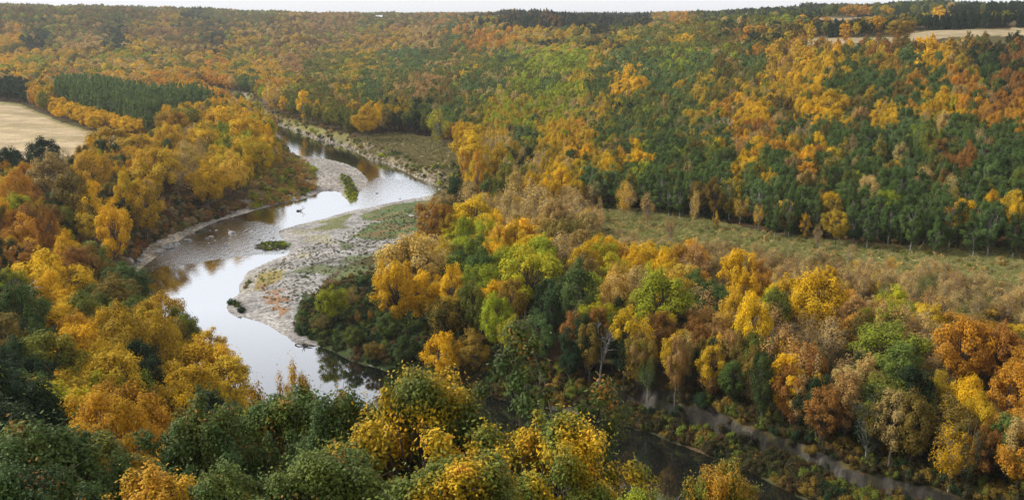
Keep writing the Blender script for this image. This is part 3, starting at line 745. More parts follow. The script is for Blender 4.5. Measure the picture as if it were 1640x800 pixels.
# ------------------------------------------------------------------ trees: hand surveyed ones first
# crown centre u, v, width, height (survey pixels), colours, shape
HAND = """
695 352 60 62 RG broad|762 348 85 62 YL broad|838 380 85 52 YG broad|900 382 90 58 BE broad|660 425 112 92 TY broad|632 465 74 88 YG broad|672 470 72 66 YG broad
724 468 42 84 YG tall|690 398 90 46 TY thin|772 430 62 62 NL broad|842 442 118 92 LY broad|980 438 66 62 LY broad|928 478 80 112 AE broad|984 486 64 92 TY broad
1060 488 112 104 LE broad|1040 418 62 60 YG broad|1112 412 56 52 OY broad|1082 442 50 50 GO broad|1186 442 62 76 YO broad|1216 452 42 68 OP tall|1236 490 64 62 YL broad
1308 482 104 92 YG broad|1326 444 26 34 YG tall|1366 492 52 50 OP broad|1440 488 54 52 LY broad|1386 520 38 48 LY broad|1474 528 62 62 TP thin|1546 560 82 92 OO broad
1548 522 40 30 RO broad|1604 572 62 84 RO broad|1422 560 112 72 EL broad|1322 540 72 62 TP thin|1262 572 62 84 PO thin|1204 528 72 104 YG broad|1136 528 74 62 PG broad
1100 562 62 58 YD broad|1006 538 54 84 YD tall|1622 634 74 84 OR broad|1548 650 64 84 YG broad|1546 730 46 62 YG tall|1462 656 36 42 OR tall|1406 640 42 52 OP thin
1311 634 26 64 YG aspen|1242 620 32 44 YG aspen|706 568 72 66 YG broad|760 560 62 60 BG broad|1160 580 60 70 PG thin|880 440 50 50 LE broad|1020 600 50 60 BG thin
1500 610 60 70 BR thin|1360 600 60 70 PB thin|1210 600 50 70 BP thin|1420 500 50 40 GP broad|1510 500 50 50 PG thin|880 500 70 80 DA broad|820 490 50 80 BG tall
30 312 46 66 OR broad|70 446 112 74 YG broad|108 500 44 62 YO tall|196 548 96 112 GB broad|262 566 66 110 GB broad|334 594 110 92 GO broad|76 562 38 50 YG broad
30 512 84 96 ND broad|178 368 60 104 YO broad|200 316 32 82 YL tall|250 274 72 62 GO broad|82 284 72 62 TB broad|146 276 54 60 YT broad|286 274 60 52 TB thin
330 292 62 62 YG broad|300 264 60 50 GT broad|372 276 54 62 YT broad|390 248 50 50 YL broad|172 226 84 38 GO broad|222 238 70 40 GB broad|266 224 50 44 GO broad
68 246 60 44 DD broad|18 262 48 42 DD broad|40 372 52 50 OG broad|22 388 50 50 OB broad|74 378 30 84 RO tall|106 386 24 30 LY aspen|30 338 52 48 LG broad
146 332 50 60 YG broad|120 320 60 70 BD broad|230 330 60 70 GD broad|20 430 50 60 RO tall|120 470 60 60 BG broad|140 600 60 50 YL broad|50 600 100 70 GD broad
40 650 110 100 ND broad|90 620 60 60 YB broad|130 650 70 80 LY broad|155 560 50 60 OG broad|300 640 60 50 YG broad|345 640 60 40 YL broad|360 260 50 46 GL broad
420 250 40 46 YL broad|440 240 30 40 YL aspen|400 210 56 50 YE broad|350 195 60 50 YE broad|300 190 56 46 NY broad|330 225 60 44 YE broad|280 200 50 40 OE broad
588 190 46 40 YG broad|486 165 26 60 YG aspen|438 155 34 50 GT thin|702 198 38 46 LG thin|1025 140 32 32 YG broad|1210 185 42 38 YG broad|1150 198 26 40 NA aspen
1025 262 44 40 YG broad|943 230 16 40 YG aspen|910 235 26 32 YG broad|970 240 22 24 LY broad|1385 266 40 24 YG broad|1360 205 40 30 GY broad|1445 268 38 24 YG broad
1330 168 60 40 GY broad|1225 180 40 40 GY broad|1528 270 34 32 RO broad|1560 278 38 26 RO broad|1310 255 26 38 RO broad|1387 330 18 32 YG aspen|1562 362 24 34 YG aspen
528 485 52 50 LE broad|573 508 12 22 OG thin|594 505 10 22 OG thin|560 474 32 30 BG thin|622 520 44 38 NE broad|652 560 52 42 DE broad|566 542 40 30 EN broad|600 560 36 28 BD broad|690 600 50 36 NE broad|520 515 36 26 BE thin|1210 268 16 26 YG aspen|1000 315 26 46 YG thin|1290 358 18 30 GO aspen|1112 330 16 46 TY thin|1148 350 12 22 YT aspen|1186 330 26 34 YT thin|1215 345 18 30 YT thin
1075 362 18 34 TP thin|1038 330 24 40 TP thin|960 330 12 30 TY thin|835 310 60 62 TY thin|870 330 70 60 TT thin|850 280 46 46 TG thin|905 290 34 44 YL broad|800 330 40 40 TY thin
1245 330 18 34 TP thin|1345 365 14 26 GO aspen|1310 375 16 30 TP thin|760 240 60 60 YG broad|745 265 20 46 OY aspen|765 275 24 70 OG aspen|805 260 40 46 YB broad
1505 20 24 18 GO broad|1300 50 16 26 YG aspen|1355 48 18 26 OG aspen|1405 38 24 20 OY broad|1440 45 40 26 BG broad
"""
TREES = []   # dict: x y z H W la lb sp hand
def solve(u, v, frac_h_px, fac=.62, lo=45.):
    """walk along the sight line until the crown centre of a tree standing on the ground meets it"""
    a, y, w = ray(u, v); hd = math.hypot(a, y)
    rr = np.geomspace(lo, 3500, 900)
    X = a / hd * rr; Y = y / hd * rr; zr = CZ + w / hd * rr
    H = np.clip(frac_h_px * np.sqrt(rr * rr + (zr - CZ) ** 2) / F / .72, 3.5, 17)
    d = zr - (height(X, Y) + fac * H)
    k = np.nonzero(d < 0)[0]
    if not len(k): return None
    k = k[0]
    return float(X[k]), float(Y[k]), float(rr[k]), float(H[k])
for row in HAND.strip().replace('\n', '|').split('|'):
    u, v, w, h, c, sp = row.split(); u, v, w, h = map(float, (u, v, w, h))
    s = solve(u, v, h, lo=62. if v > 420 else 120.)
    if not s: continue
    x, y, r, H = s
    TREES.append(dict(x=x, y=y, H=H, W=w * r / F * 1.03, la=c[0], lb=c[1], sp=sp, hand=1))

# foreground trees on the bluff: u, v of crown top, range, crown width px, colours, shape
FORE = """
60 690 36 250 NE oak|182 622 52 190 OG feather|265 700 44 130 GO feather|335 655 39 200 NE oak|445 632 43 200 NE oak|555 640 38 200 NE oak|668 608 36 250 EY oak
770 640 42 150 GE oak|855 530 37 270 NE openoak|800 560 41 180 DN openoak|893 672 33 215 EY oak|1165 742 34 115 EO oak|985 735 36 80 LG oak|480 585 44 105 GO feather|415 622 44 80 GR broad
130 700 45 160 EG oak|500 740 30 260 EN oak|740 730 29 260 EY oak|240 760 32 200 GO oak|-60 640 42 240 DN oak|-120 560 60 200 DE broad
350 762 31 180 NE oak|620 690 50 100 YG broad|745 662 56 70 YG broad|1020 792 30 130 LE oak|0 760 30 200 ND oak|640 600 72 70 NE broad
"""
for row in FORE.strip().replace('\n', '|').split('|'):
    u, vt, r, w, c, sp = row.split(); u, vt, r, w = map(float, (u, vt, r, w))
    a, y, wz = ray(u, vt); hd = math.hypot(a, y)
    X, Y = a / hd * r, y / hd * r; zt = CZ + wz / hd * r
    H = zt - h1(X, Y)
    H = max(H, 4.0)
    TREES.append(dict(x=X, y=Y, H=H, W=w * r / F * (1.22 if 'oak' in sp else 1.0), la=c[0], lb=c[1], sp=sp, hand=2))

HX = np.array([t['x'] for t in TREES]); HY = np.array([t['y'] for t in TREES]); HW = np.array([t['W'] for t in TREES])

# ------------------------------------------------------------------ trees: the rest of the woods
def free_ground(X, Y, Z):
    """True where trees may grow"""
    U, Vv, D = project(X, Y, Z); r = np.hypot(X, Y)
    bad = np.zeros(len(X), bool)
    for FF in (FIELD, MEADOW, CLEAR, FIELD2, FIELD3, FARBANK,
               [(225,385),(290,348),(360,330),(400,318),(425,290),(435,250),(440,225),(520,240),(600,280),(590,330),(480,330),(330,400),(215,455),(190,470),(120,462),(90,440),(150,400)]):
        bad |= inpoly(U, Vv, FF) & (r > 120)
    TK = [(500,440),(600,405),(652,390),(640,440),(650,505),(720,520),(720,560),(660,560),(650,610),(570,578),(495,552),(470,510)]
    bad |= inpoly(U, Vv, TK) & (r > 110)
    bad |= (r > 603) & (r < 690) & (U > 1195) & (Vv < 85)
    bad |= (r > 770) & (r < 1040) & (U > 1285) & (Vv < 50)
    m = r < 1100
    sd = np.full(len(X), 99.); sd[m] = sdist(X[m], Y[m], RIVER); bad |= sd < 3.0
    for P_, k in ((BAR, 2.0), (BENCH, 1.5)):
        s = np.full(len(X), 99.); s[m] = sdist(X[m], Y[m], P_); bad |= s < k
    return ~bad

def fill(r0, r1, sp_, azm, hmul=1.0):
    xm = r1 * math.sin(azm)
    gx = np.arange(-xm, xm, sp_); gy = np.arange(0, r1, sp_)
    X, Y = np.meshgrid(gx, gy); X = X.ravel() + rng.uniform(-.42, .42, X.size) * sp_; Y = Y.ravel() + rng.uniform(-.42, .42, Y.size) * sp_
    r = np.hypot(X, Y); az = np.arctan2(X, Y)
    k = (r >= r0) & (r < r1) & (np.abs(az) < azm); X, Y = X[k], Y[k]
    Z = height(X, Y)
    k = free_ground(X, Y, Z); X, Y, Z = X[k], Y[k], Z[k]
    if r0 < 900:
        d = np.full(len(X), 1e9)
        for hx, hy, hw in zip(HX, HY, HW):
            d = np.minimum(d, np.hypot(X - hx, Y - hy) / max(hw * .5 + sp_ * .3, 1))
        k = d > 1.0; X, Y, Z = X[k], Y[k], Z[k]
    out = []
    U, Vv, D = project(X, Y, Z + 7.5)
    I, J = letter_at(U, Vv, rng)
    nz = np.where(np.hypot(X, Y) > 560, fbm(X / 45, Y / 60, 80, 3) * 3.2 + rng.normal(size=len(X)) * .18, fbm(X / 16, Y / 16, 80, 2) * 1.3 + rng.normal(size=len(X)) * .3)
    r = np.hypot(X, Y); pch = fbm(X / 70, Y / 100, 95, 3); pc2 = vnoise(X / 60, Y / 90, 97) * .999
    for i in range(len(X)):
        la, lb = GR[I[i], J[i]]
        if I[i] in (5, 6, 7, 8) and J[i] >= 24 and rng.uniform() < .25: la, lb = 'NA'
        if nz[i] > (.17 if la not in 'NA' else .36): la, lb = lb, la
        if rng.uniform() < (.14 if r[i] < 600 else .15): la = random.choice('EGBYLEN' if r[i] < 260 else 'EBLTEBTAPT')
        if r[i] > 620 and la in 'OGRYB' and rng.uniform() < (.75 if pch[i] > .03 else .08): la = 'ETLBTELP'[int(pc2[i] * 8) % 8] if rng.uniform() < .8 else la
        u, v = U[i], Vv[i]
        sp = 'broad' if rng.uniform() < .7 else 'tall'
        H = rng.uniform(8.5, 12.5); W = rng.uniform(5.2, 8.2) if r[i] < 230 or r[i] > 650 else rng.uniform(4.2, 6.8)
        if la in 'NA' and v > 170 and u > 780 and r[i] > 220:
            sp = 'aspen'; H = rng.uniform(8, 12.5); W = rng.uniform(4.6, 7.4)
        elif la in 'TP': sp = 'thin' if rng.uniform() < .6 else 'broad'
        # surveyed stands
        if inpoly(u, v, [(85,132),(150,134),(250,150),(330,152),(345,165),(270,175),(240,196),(160,175),(90,152)]) and 450 < r[i] < 900: la = 'A'; lb = 'N'; sp = 'aspen'; H = 15; W = 5
        elif inpoly(u, v, [(75,152),(120,160),(200,180),(245,200),(240,216),(150,205),(75,172)]) and r[i] > 400: la = 'Y'; lb = 'G'; sp = 'broad'; H = 8; W = 7
        elif inpoly(u, v, [(0,128),(45,130),(48,168),(-80,165),(-80,128)]) and r[i] > 400: la = 'D'; lb = 'D'
        elif 18 < v < 44 and 815 < u < 1045: la = 'S' if rng.uniform() < .8 else 'D'; sp = 'spruce'; H = rng.uniform(6.5, 13)
        elif 24 < v < 48 and (1330 < u < 1350 or u > 1490) and r[i] > 590: la = 'S'; sp = 'spruce'; H = rng.uniform(8, 10.5); W = 5
        elif v < 26 and u > 1150 and r[i] > 1200: la = random.choice('DDE'); H = 13
        if 560 < u < 1700 and r[i] < 290 and v > 395 and v < 470 and u > 1120: sp = 'thin'; la = random.choice('TTTPBY'); H = rng.uniform(3.5, 6.5); W = rng.uniform(2.8, 4.5)
        if r[i] > 660 and u > 1195 and sp != 'spruce' and r[i] < 800: la = random.choice('DDDEDBG'); H = rng.uniform(8, 10.5)
        if r[i] > 800: W *= 1.25; sp = 'broad' if sp != 'spruce' else sp
        if 120 > r[i]: H = min(H, 10)
        if r[i] < 470:
            line = None
            if u < 262 and 200 < r[i]: line = np.interp(u, [0, 60, 110, 150, 240, 262], [242, 238, 230, 210, 216, 192])
            elif u > 860 and r[i] < 235: line = np.interp(u, [860, 900, 1000, 1120, 1200, 1260, 1340, 1400, 1640], [330, 352, 388, 390, 412, 434, 440, 468, 520])
            elif r[i] < 150 and u < 760: line = np.interp(u, [-400, 200, 215, 250, 300, 390, 400, 450, 530, 560, 660, 720, 760], [430, 440, 470, 505, 545, 560, 640, 655, 655, 625, 605, 650, 560])
            if line is not None:
                dd = Y[i] * cT - (Z[i] - CZ) * sT
                hmax = (v * 0 + 400 - line) / F * dd
                # height of the sight line above this spot
                tl = (400 - line) / F; zl = CZ + Y[i] * (tl * cT - sT) / (cT + tl * sT)
                if zl - Z[i] < 3.0: continue
                H = min(H, (zl - Z[i]) * rng.uniform(.9, 1.0))
                if H < 6: W = min(W, H * .8)
            if inpoly(u, v, [(596,300),(740,290),(700,345),(650,395),(600,430)]): continue
        out.append(dict(x=X[i], y=Y[i], z=Z[i], H=H * hmul, W=W, la=la, lb=lb, sp=sp, hand=0))
    return out
TREES += fill(62, 290, 4.6, .66)
TREES += fill(290, 520, 4.9, .62)
TREES += fill(520, 900, 6.4, .6)
TREES += fill(900, 2300, 9.0, .56)
TREES += fill(2300, 4200, 17.0, .55)

# scattered tan shrubs and saplings on the clearing
for i in range(150):
    u = rng.uniform(900, 1660); f = rng.uniform(0, 1) ** .5
    vtop = np.interp(u, [900, 1130, 1640], [345, 385, 432]); vbot = np.interp(u, [900, 1130, 1300, 1640], [385, 432, 458, 500])
    s = solve(u, vtop + (vbot - vtop) * f, 22)
    if s: TREES.append(dict(x=s[0], y=s[1], H=rng.uniform(3, 6.2), W=rng.uniform(2.5, 4.6), la=random.choice('TTTPTY'), lb='T', sp='thin', hand=3))
EDGE = [tuple(float(q) for q in G(u, v, 4.5)) for u, v in [(900,615),(950,622),(1010,630),(1060,640),(1130,660),(1200,680),(1260,697),(1320,718),(1400,746),(1540,790),(1700,850)]]
for i in range(95):     # trees crowding the lip of the cut bank
    t_ = rng.uniform(0, len(EDGE) - 1.001); k = int(t_); f = t_ - k
    ex = EDGE[k][0] * (1 - f) + EDGE[k + 1][0] * f; ey = EDGE[k][1] * (1 - f) + EDGE[k + 1][1] * f
    b_ = rng.uniform(.8, 13); ex += b_ * .35; ey += b_
    la = random.choice('BGDBERTPYDN')
    TREES.append(dict(x=ex, y=ey, H=rng.uniform(7.5, 11.5), W=rng.uniform(3.2, 5.4), la=la, lb=random.choice('BED'), sp=random.choice(['tall', 'thin', 'tall', 'broad']), hand=3))
for i in range(130):
    u = rng.uniform(1130, 1680); f = rng.uniform(0, 1)
    vtop = np.interp(u, [1130, 1300, 1640], [400, 425, 465]); vbot = np.interp(u, [1130, 1300, 1640], [432, 462, 525])
    s = solve(u, vtop + (vbot - vtop) * f, 22)
    if s: TREES.append(dict(x=s[0], y=s[1], H=rng.uniform(4, 7), W=rng.uniform(3, 4.8), la=random.choice('TTBPTE'), lb='B', sp='thin', hand=3))
for i in range(90):   # willows at the near left end of the clearing
    u = rng.uniform(790, 960); v = rng.uniform(285, 372)
    if (u - 790) * .2 + 285 > v + 30: continue
    s = solve(u, v, 34)
    if s: TREES.append(dict(x=s[0], y=s[1], H=rng.uniform(6, 9), W=rng.uniform(4, 6), la=random.choice('TTTPY'), lb='T', sp='thin', hand=3))

zz = height(np.array([t['x'] for t in TREES]), np.array([t['y'] for t in TREES]))
for t, z in zip(TREES, zz):
    t['z'] = float(z)
    sp = t['sp']; t['vi'] = int(rng.integers(NV[sp])); t['rot'] = float(rng.uniform(0, 6.283))
    t['r'] = math.hypot(t['x'], t['y'])
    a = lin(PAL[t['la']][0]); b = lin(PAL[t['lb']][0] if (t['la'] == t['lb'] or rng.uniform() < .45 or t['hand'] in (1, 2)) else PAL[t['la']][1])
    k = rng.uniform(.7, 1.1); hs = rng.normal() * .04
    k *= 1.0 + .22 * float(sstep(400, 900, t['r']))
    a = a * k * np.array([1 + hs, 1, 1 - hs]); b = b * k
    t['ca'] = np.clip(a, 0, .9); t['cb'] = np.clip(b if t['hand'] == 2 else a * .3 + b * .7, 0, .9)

# which trees show largest: splat crowns near to far on a coarse frame
def visibility():
    Wd, Hd = 820, 400
    own = np.zeros((Hd, Wd), bool); vis = np.zeros(len(TREES))
    order = sorted(range(len(TREES)), key=lambda i: TREES[i]['r'])
    for i in order:
        t = TREES[i]
        if t['r'] > 700: break
        u, v, d = project(t['x'], t['y'], t['z'] + t['H'] * .63)
        u *= .5; v *= .5; rx = max(t['W'] * F / d * .25, .6); ry = max(t['H'] * .36 * F / d * .5, .6)
        t['u'], t['v'] = u * 2, v * 2
        x0, x1 = int(max(u - rx, 0)), int(min(u + rx + 1, Wd)); y0, y1 = int(max(v - ry, 0)), int(min(v + ry + 1, Hd))
        if x0 >= x1 or y0 >= y1: continue
        yy, xx = np.mgrid[y0:y1, x0:x1]
        e = ((xx - u) / rx) ** 2 + ((yy - v) / ry) ** 2 < 1
        s = own[y0:y1, x0:x1]
        vis[i] = (e & ~s).sum(); s |= e
    return vis
VIS = visibility()
order = [i for i in np.argsort(-VIS) if VIS[i] > 2]
keep_first = [i for i in order if TREES[i]['hand'] in (1, 2)]
CH = set(order[:300]); 
print('trees', len(TREES), 'hand visible', len(keep_first), 'min px', VIS[order[299]])

# ------------------------------------------------------------------ individual trees with trunk and crown
KINDN = {'broad': 'broadleaf_tree', 'tall': 'upright_tree', 'aspen': 'aspen_tree', 'thin': 'sparse_tree', 'oak': 'oak_tree', 'openoak': 'oak_tree', 'feather': 'ash_tree', 'spruce': 'spruce_tree'}
NOUN = {'broad': 'round-crowned tree', 'tall': 'tall narrow tree', 'aspen': 'slender aspen', 'thin': 'thin-leaved tree', 'oak': 'oak', 'openoak': 'open-branched oak', 'feather': 'feathery tree', 'spruce': 'spruce'}
ORD = 'first second third fourth fifth sixth seventh eighth ninth tenth eleventh twelfth thirteenth fourteenth fifteenth sixteenth seventeenth eighteenth nineteenth twentieth'.split()
def region(t):
    u, v, r = t['u'], t['v'], t['r']
    if r < 58: return 'on the near bluff', 'trees on the near bluff'
    if r < 125 and (u < 660 or r < 100): return 'on the lower bluff', 'trees on the lower bluff'
    if u < 455 and r < 330: return 'on the left bank', 'trees on the left river bank'
    if u < 560: return 'beside the far field', 'trees beside the far field'
    if r < 205 and u < 905: return 'on the wooded point', 'trees on the wooded point'
    if r < 178: return 'above the cut bank', 'trees above the grey cut bank'
    if r < 245 and u > 1100: return 'between clearing and cut bank', 'trees between clearing and cut bank'
    if r < 250: return 'behind the wooded point', 'trees behind the wooded point'
    return 'beyond the grass clearing', 'trees beyond the grass clearing'
groups = {}
for i in CH:
    t = TREES[i]; t['reg'], t['grp'] = region(t)
    groups.setdefault((t['reg'], t['la'], t['sp'] if t['sp'] != 'openoak' else 'oak'), []).append(i)
for key, L in groups.items():
    L.sort(key=lambda i: -TREES[i]['r'])
    rows = [L] if len(L) <= 8 else [L[k::1][:0] for k in range(0)] or [list(q) for q in np.array_split(L, math.ceil(len(L) / 8))]
    rn = {1: [''], 2: ['back', 'front'], 3: ['back', 'middle', 'front']}.get(len(rows), ['row %s back' % ORD[k] for k in range(len(rows))])
    for row, nm in zip(rows, rn):
        row = sorted(row, key=lambda i: TREES[i]['u'])
        for k, i in enumerate(row):
            t = TREES[i]
            s = '%s %s' % (CNAME[t['la']], NOUN[t['sp']])
            if len(row) == 1 and not nm: lab = '%s, the only such one %s' % (s, t['reg'])
            elif len(row) == 1: lab = '%s %s, alone in its %s row' % (s, t['reg'], nm)
            else:
                o = 'leftmost' if k == 0 else 'rightmost' if k == len(row) - 1 else ORD[k] + ' from left'
                if len(rows) > 3: nm2 = ' %s row from back,' % ORD[rn.index(nm)]
                else: nm2 = ' %s row,' % nm if nm else ''
                lab = '%s %s,%s %s' % (s, t['reg'], nm2, o)
            t['label'] = lab
col = COL
def place_tree(t):
    cm, tm, H0, R0 = PARTS[t['sp'], t['vi']]
    e = bpy.data.objects.new(KINDN[t['sp']], None); col.objects.link(e)
    e.empty_display_size = .5
    e.location = (t['x'], t['y'], t['z'] - .05); e.rotation_euler = (0, 0, t['rot'])
    s = t['W'] / (2 * R0); e.scale = (s, s, t['H'] / H0)
    tag(e, t['label'], 'tree', t['grp'])
    c = bpy.data.objects.new('crown', cm); col.objects.link(c); c.parent = e
    c['col_a'] = [float(q) for q in t['ca']]; c['col_b'] = [float(q) for q in t['cb']]
    k = bpy.data.objects.new('trunk', tm); col.objects.link(k); k.parent = e
for i in sorted(CH, key=lambda i: TREES[i]['r']): place_tree(TREES[i])

# ------------------------------------------------------------------ the rest of the woods: one object
rest = [t for i, t in enumerate(TREES) if i not in CH and t['sp'] not in ('oak', 'openoak', 'feather')]
def lib_of(t):
    return LIB[t['sp'], t['vi'], 1 if t['r'] < 560 else 2]
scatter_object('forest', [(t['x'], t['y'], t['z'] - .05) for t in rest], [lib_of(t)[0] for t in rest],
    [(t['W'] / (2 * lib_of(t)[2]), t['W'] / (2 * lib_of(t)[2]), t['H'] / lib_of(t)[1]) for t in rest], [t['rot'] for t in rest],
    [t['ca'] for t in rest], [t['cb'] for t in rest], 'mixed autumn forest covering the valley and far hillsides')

# ------------------------------------------------------------------ undergrowth, grass and gravel
def colr(L, n, j=.15):
    P_ = np.array([lin(PAL[c][0] if isinstance(c, str) else c) for c in L]); k = rng.integers(len(L), size=n)
    return P_[k] * rng.uniform(1 - j, 1 + j, (n, 1))
def sample_poly(poly_px, n, z=3.0):
    us = [p[0] for p in poly_px]; vs = [p[1] for p in poly_px]
    W = [tuple(float(q) for q in G(u, v, z)) for u, v in poly_px]
    xs = [p[0] for p in W]; ys = [p[1] for p in W]
    X = rng.uniform(min(xs), max(xs), n * 4); Y = rng.uniform(min(ys), max(ys), n * 4)
    k = inpoly(X, Y, W); X, Y = X[k][:n], Y[k][:n]
    Z = height(X, Y); s_ = sdist(X, Y, BENCH); s_ = s_ + 4 * fbm(X / 5, Y / 5, 5); k = (Z > .12) & ~((s_ > -1.0) & (s_ < 1.6) & (Z > 1.0) & (sdist(X, Y, RIVER) > 4) & (rng.uniform(size=len(X)) > .13))
    return X[k], Y[k], Z[k]
pts, idx, scl, rot, ca, cb = [], [], [], [], [], []
def add(X, Y, Z, kind, nv, smin, smax, L, sink=.1, flat=1.0):
    n = len(X)
    pts.append(np.c_[X, Y, Z - sink]); idx.append(np.array([LIB[kind, int(k), 1][0] for k in rng.integers(nv, size=n)]))
    s = rng.uniform(smin, smax, n); scl.append(np.c_[s, s, s * flat]); rot.append(rng.uniform(0, 6.28, n))
    c = colr(L, n); ca.append(c); cb.append(c * .8)
def flush(name, label):
    scatter_object(name, np.concatenate(pts), np.concatenate(idx), np.concatenate(scl), np.concatenate(rot), np.concatenate(ca), np.concatenate(cb), label)
    for q in (pts, idx, scl, rot, ca, cb): q.clear()
THK = [(505,482),(560,462),(615,448),(655,450),(690,520),(860,640),(905,655),(830,642),(700,615),(640,600),(570,575),(495,550),(478,520),(490,480)]
add(*sample_poly(THK, 1300, 1.5), 'bush', 3, .35, .85, ['D','D','N','E','D',(70,84,44),(100,80,48)])
add(*sample_poly([(505,462),(560,450),(620,432),(640,445),(560,475),(520,505),(480,525),(490,490)], 150, 1.5), 'bush', 3, .2, .55, [(112,86,54),'B',(96,90,50),'N'])
add(*sample_poly([(640,590),(900,650),(1060,690),(1300,790),(1640,960),(1800,800),(1640,740),(1300,680),(1060,625),(860,590),(700,540)], 3800, 4), 'bush', 3, .3, .9, ['D','B','E',(72,66,38),(84,66,38),(62,60,36)])
add(*sample_poly([(400,330),(470,318),(505,300),(505,280),(470,255),(452,225),(430,215),(400,290)], 900, 1.5), 'bush', 3, .35, .9, [(170,140,80),(188,150,78),(164,152,84),'E',(184,134,70),'L'])
add(*sample_poly([(545,284),(560,286),(580,316),(572,322),(558,318)], 110, .5), 'bush', 3, .25, .5, ['E','L','N',(130,130,56)])
add(*sample_poly([(420,388),(455,388),(462,396),(440,402),(418,396)], 90, .3), 'bush', 3, .15, .3, ['N','E','L'])
add(*sample_poly([(360,480),(372,482),(392,498),(384,506),(364,500)], 70, .4), 'bush', 3, .25, .55, ['N','D','E'])
add(*sample_poly([(372,462),(392,446),(402,448),(385,475)], 40, .4), 'bush', 3, .15, .3, ['E','B'])
add(*sample_poly([(180,345),(300,325),(400,312),(390,318),(300,345),(240,372),(200,410),(178,445),(165,470),(60,480),(0,470),(0,400),(100,380)], 1900, 4), 'bush', 3, .3, .95, ['B','E',(130,104,66),'R',(160,138,100),(150,130,90),'D',(124,78,50)])
add(*sample_poly([(470,215),(560,232),(620,258),(690,282),(735,310),(760,325),(790,320),(760,290),(740,262),(700,270),(640,250),(560,222),(480,195),(430,180)], 1100, 3), 'bush', 3, .3, .8, ['D','E','N','L','B'])
add(*sample_poly([(560,222),(640,214),(700,224),(740,250),(700,262),(640,240)], 90, 4), 'bush', 3, .2, .45, ['E','B'])
add(*sample_poly([(575,345),(700,318),(730,322),(690,362),(600,390)], 110, 1), 'bush', 3, .08, .2, ['N','E',(120,92,58)])
add(*sample_poly([(440,440),(545,385),(650,392),(600,440),(500,462)], 60, 1), 'bush', 3, .1, .25, ['N','D','E',(96,84,60)])
add(*sample_poly([(900,345),(1130,370),(1640,418),(1800,430),(1800,520),(1640,500),(1300,460),(1130,432),(930,392)], 900, 6), 'bush', 3, .15, .5, ['T','E','B',(150,140,90),'T'])
add(*sample_poly([(900,338),(1060,346),(1230,380),(1450,404),(1700,418),(1700,412),(1450,396),(1230,372),(1060,338),(900,330)], 500, 6), 'bush', 3, .3, .8, ['N','D','E'])
add(*sample_poly([(340,146),(430,160),(480,200),(560,222),(500,222),(430,200)], 300, 2), 'bush', 3, .3, .8, ['E','B','T'])
# bluff face under the near trees
n = 2600; a = rng.uniform(-.6, .6, n); rr_ = rng.uniform(14, 118, n); X = rr_ * np.sin(a); Y = rr_ * np.cos(a); Z = height(X, Y); k = Z > .6
add(X[k], Y[k], Z[k], 'bush', 3, .3, .9, ['D','E','B','N','G',(110,70,40)])
flush('undergrowth', 'low bushes and brush along the river banks and wood edges')
add(*sample_poly([(905,338),(1060,348),(1230,383),(1450,408),(1800,425),(1800,510),(1640,480),(1400,452),(1130,425),(930,385)], 14000, 6), 'tuft', 3, .4, .8, [(184,176,110),(158,160,92),(196,182,128),(140,148,84)], 0)
add(*sample_poly(MEADOW, 4000, 4), 'tuft', 3, .5, 1.0, [(150,140,90),(128,128,76),(168,152,108)], 0)
add(*sample_poly([(400,440),(470,400),(560,370),(700,318),(735,330),(690,362),(600,430),(500,470),(440,500)], 1200, .8), 'tuft', 3, .25, .45, [(120,120,80),(90,104,64),(150,134,104)], 0)
flush('grass', 'tufts of dry grass on the clearing, meadow and bar')
X, Y, Z = sample_poly([(447,366),(560,335),(703,300),(738,318),(690,368),(600,420),(500,480),(500,552),(400,512),(360,495),(384,440),(466,405)], 5200, .5)
add(X, Y, Z, 'rock', 3, .05, .17, [(180,170,160)], 0)
X, Y, Z = sample_poly([(300,372),(380,348),(440,330),(500,312),(545,306),(590,300),(585,275),(530,253),(480,248),(470,290),(390,322),(300,352),(215,395),(190,445),(210,455),(250,412)], 2400, .8)
add(X, Y, Z, 'rock', 3, .1, .5, [(180,170,160)], 0)
flush('gravel', 'grey and tan stones covering the river bars')

# ------------------------------------------------------------------ boulders in the riffle
def rocks():
    spots = []
    g = np.random.default_rng(5)
    for k in range(90):
        u, v = g.uniform(300, 462), g.uniform(366, 404)
        spots.append((u, v, g.uniform(.12, .5) if k > 26 else g.uniform(.35, .8)))
    spots += [(268, 396, 1.6), (282, 390, 1.3), (256, 404, 1.5), (300, 384, 1.2), (372, 372, 1.1), (395, 369, .8), (206, 424, 2.2), (222, 420, 1.6), (196, 416, 1.4), (604, 309, .6), (640, 318, .5)]
    base = []
    for i in range(4):
        V, Fq = rock_geo(np.random.default_rng(300 + i), 3); base.append(mk_mesh('boulder', V, [Fq], [M_ROCK]))
    spots.sort()
    for n, (u, v, s) in enumerate(spots):
        x, y = G(u, v, 0.1); z = h1(float(x), float(y))
        o = bpy.data.objects.new('boulder', base[n % 4]); link(o)
        o.location = (float(x), float(y), max(z, -.15) + s * .12); o.scale = (s, s, s * .8); o.rotation_euler = (g.normal() * .2, g.normal() * .2, g.uniform(0, 6.28))
        far = 'outer' if v < 378 else 'middle' if v < 391 else 'near'
        o['_s'] = far
        if u < 232: lab, grp = 'pale block on the left bank below the rusty bushes', 'pale blocks on the left bank'
        elif u < 305: lab, grp = 'pale rock along the stony left shore beside the riffle', 'rocks on the stony left shore'
        elif u > 500: lab, grp = 'small dark rock in the bright upper reach of the river', 'rocks in the upper reach'
        else: lab, grp = 'small grey rock breaking the water in the riffle', 'rocks in the riffle'
        del o['_s']
        tag(o, lab, 'rock', grp)
rocks()

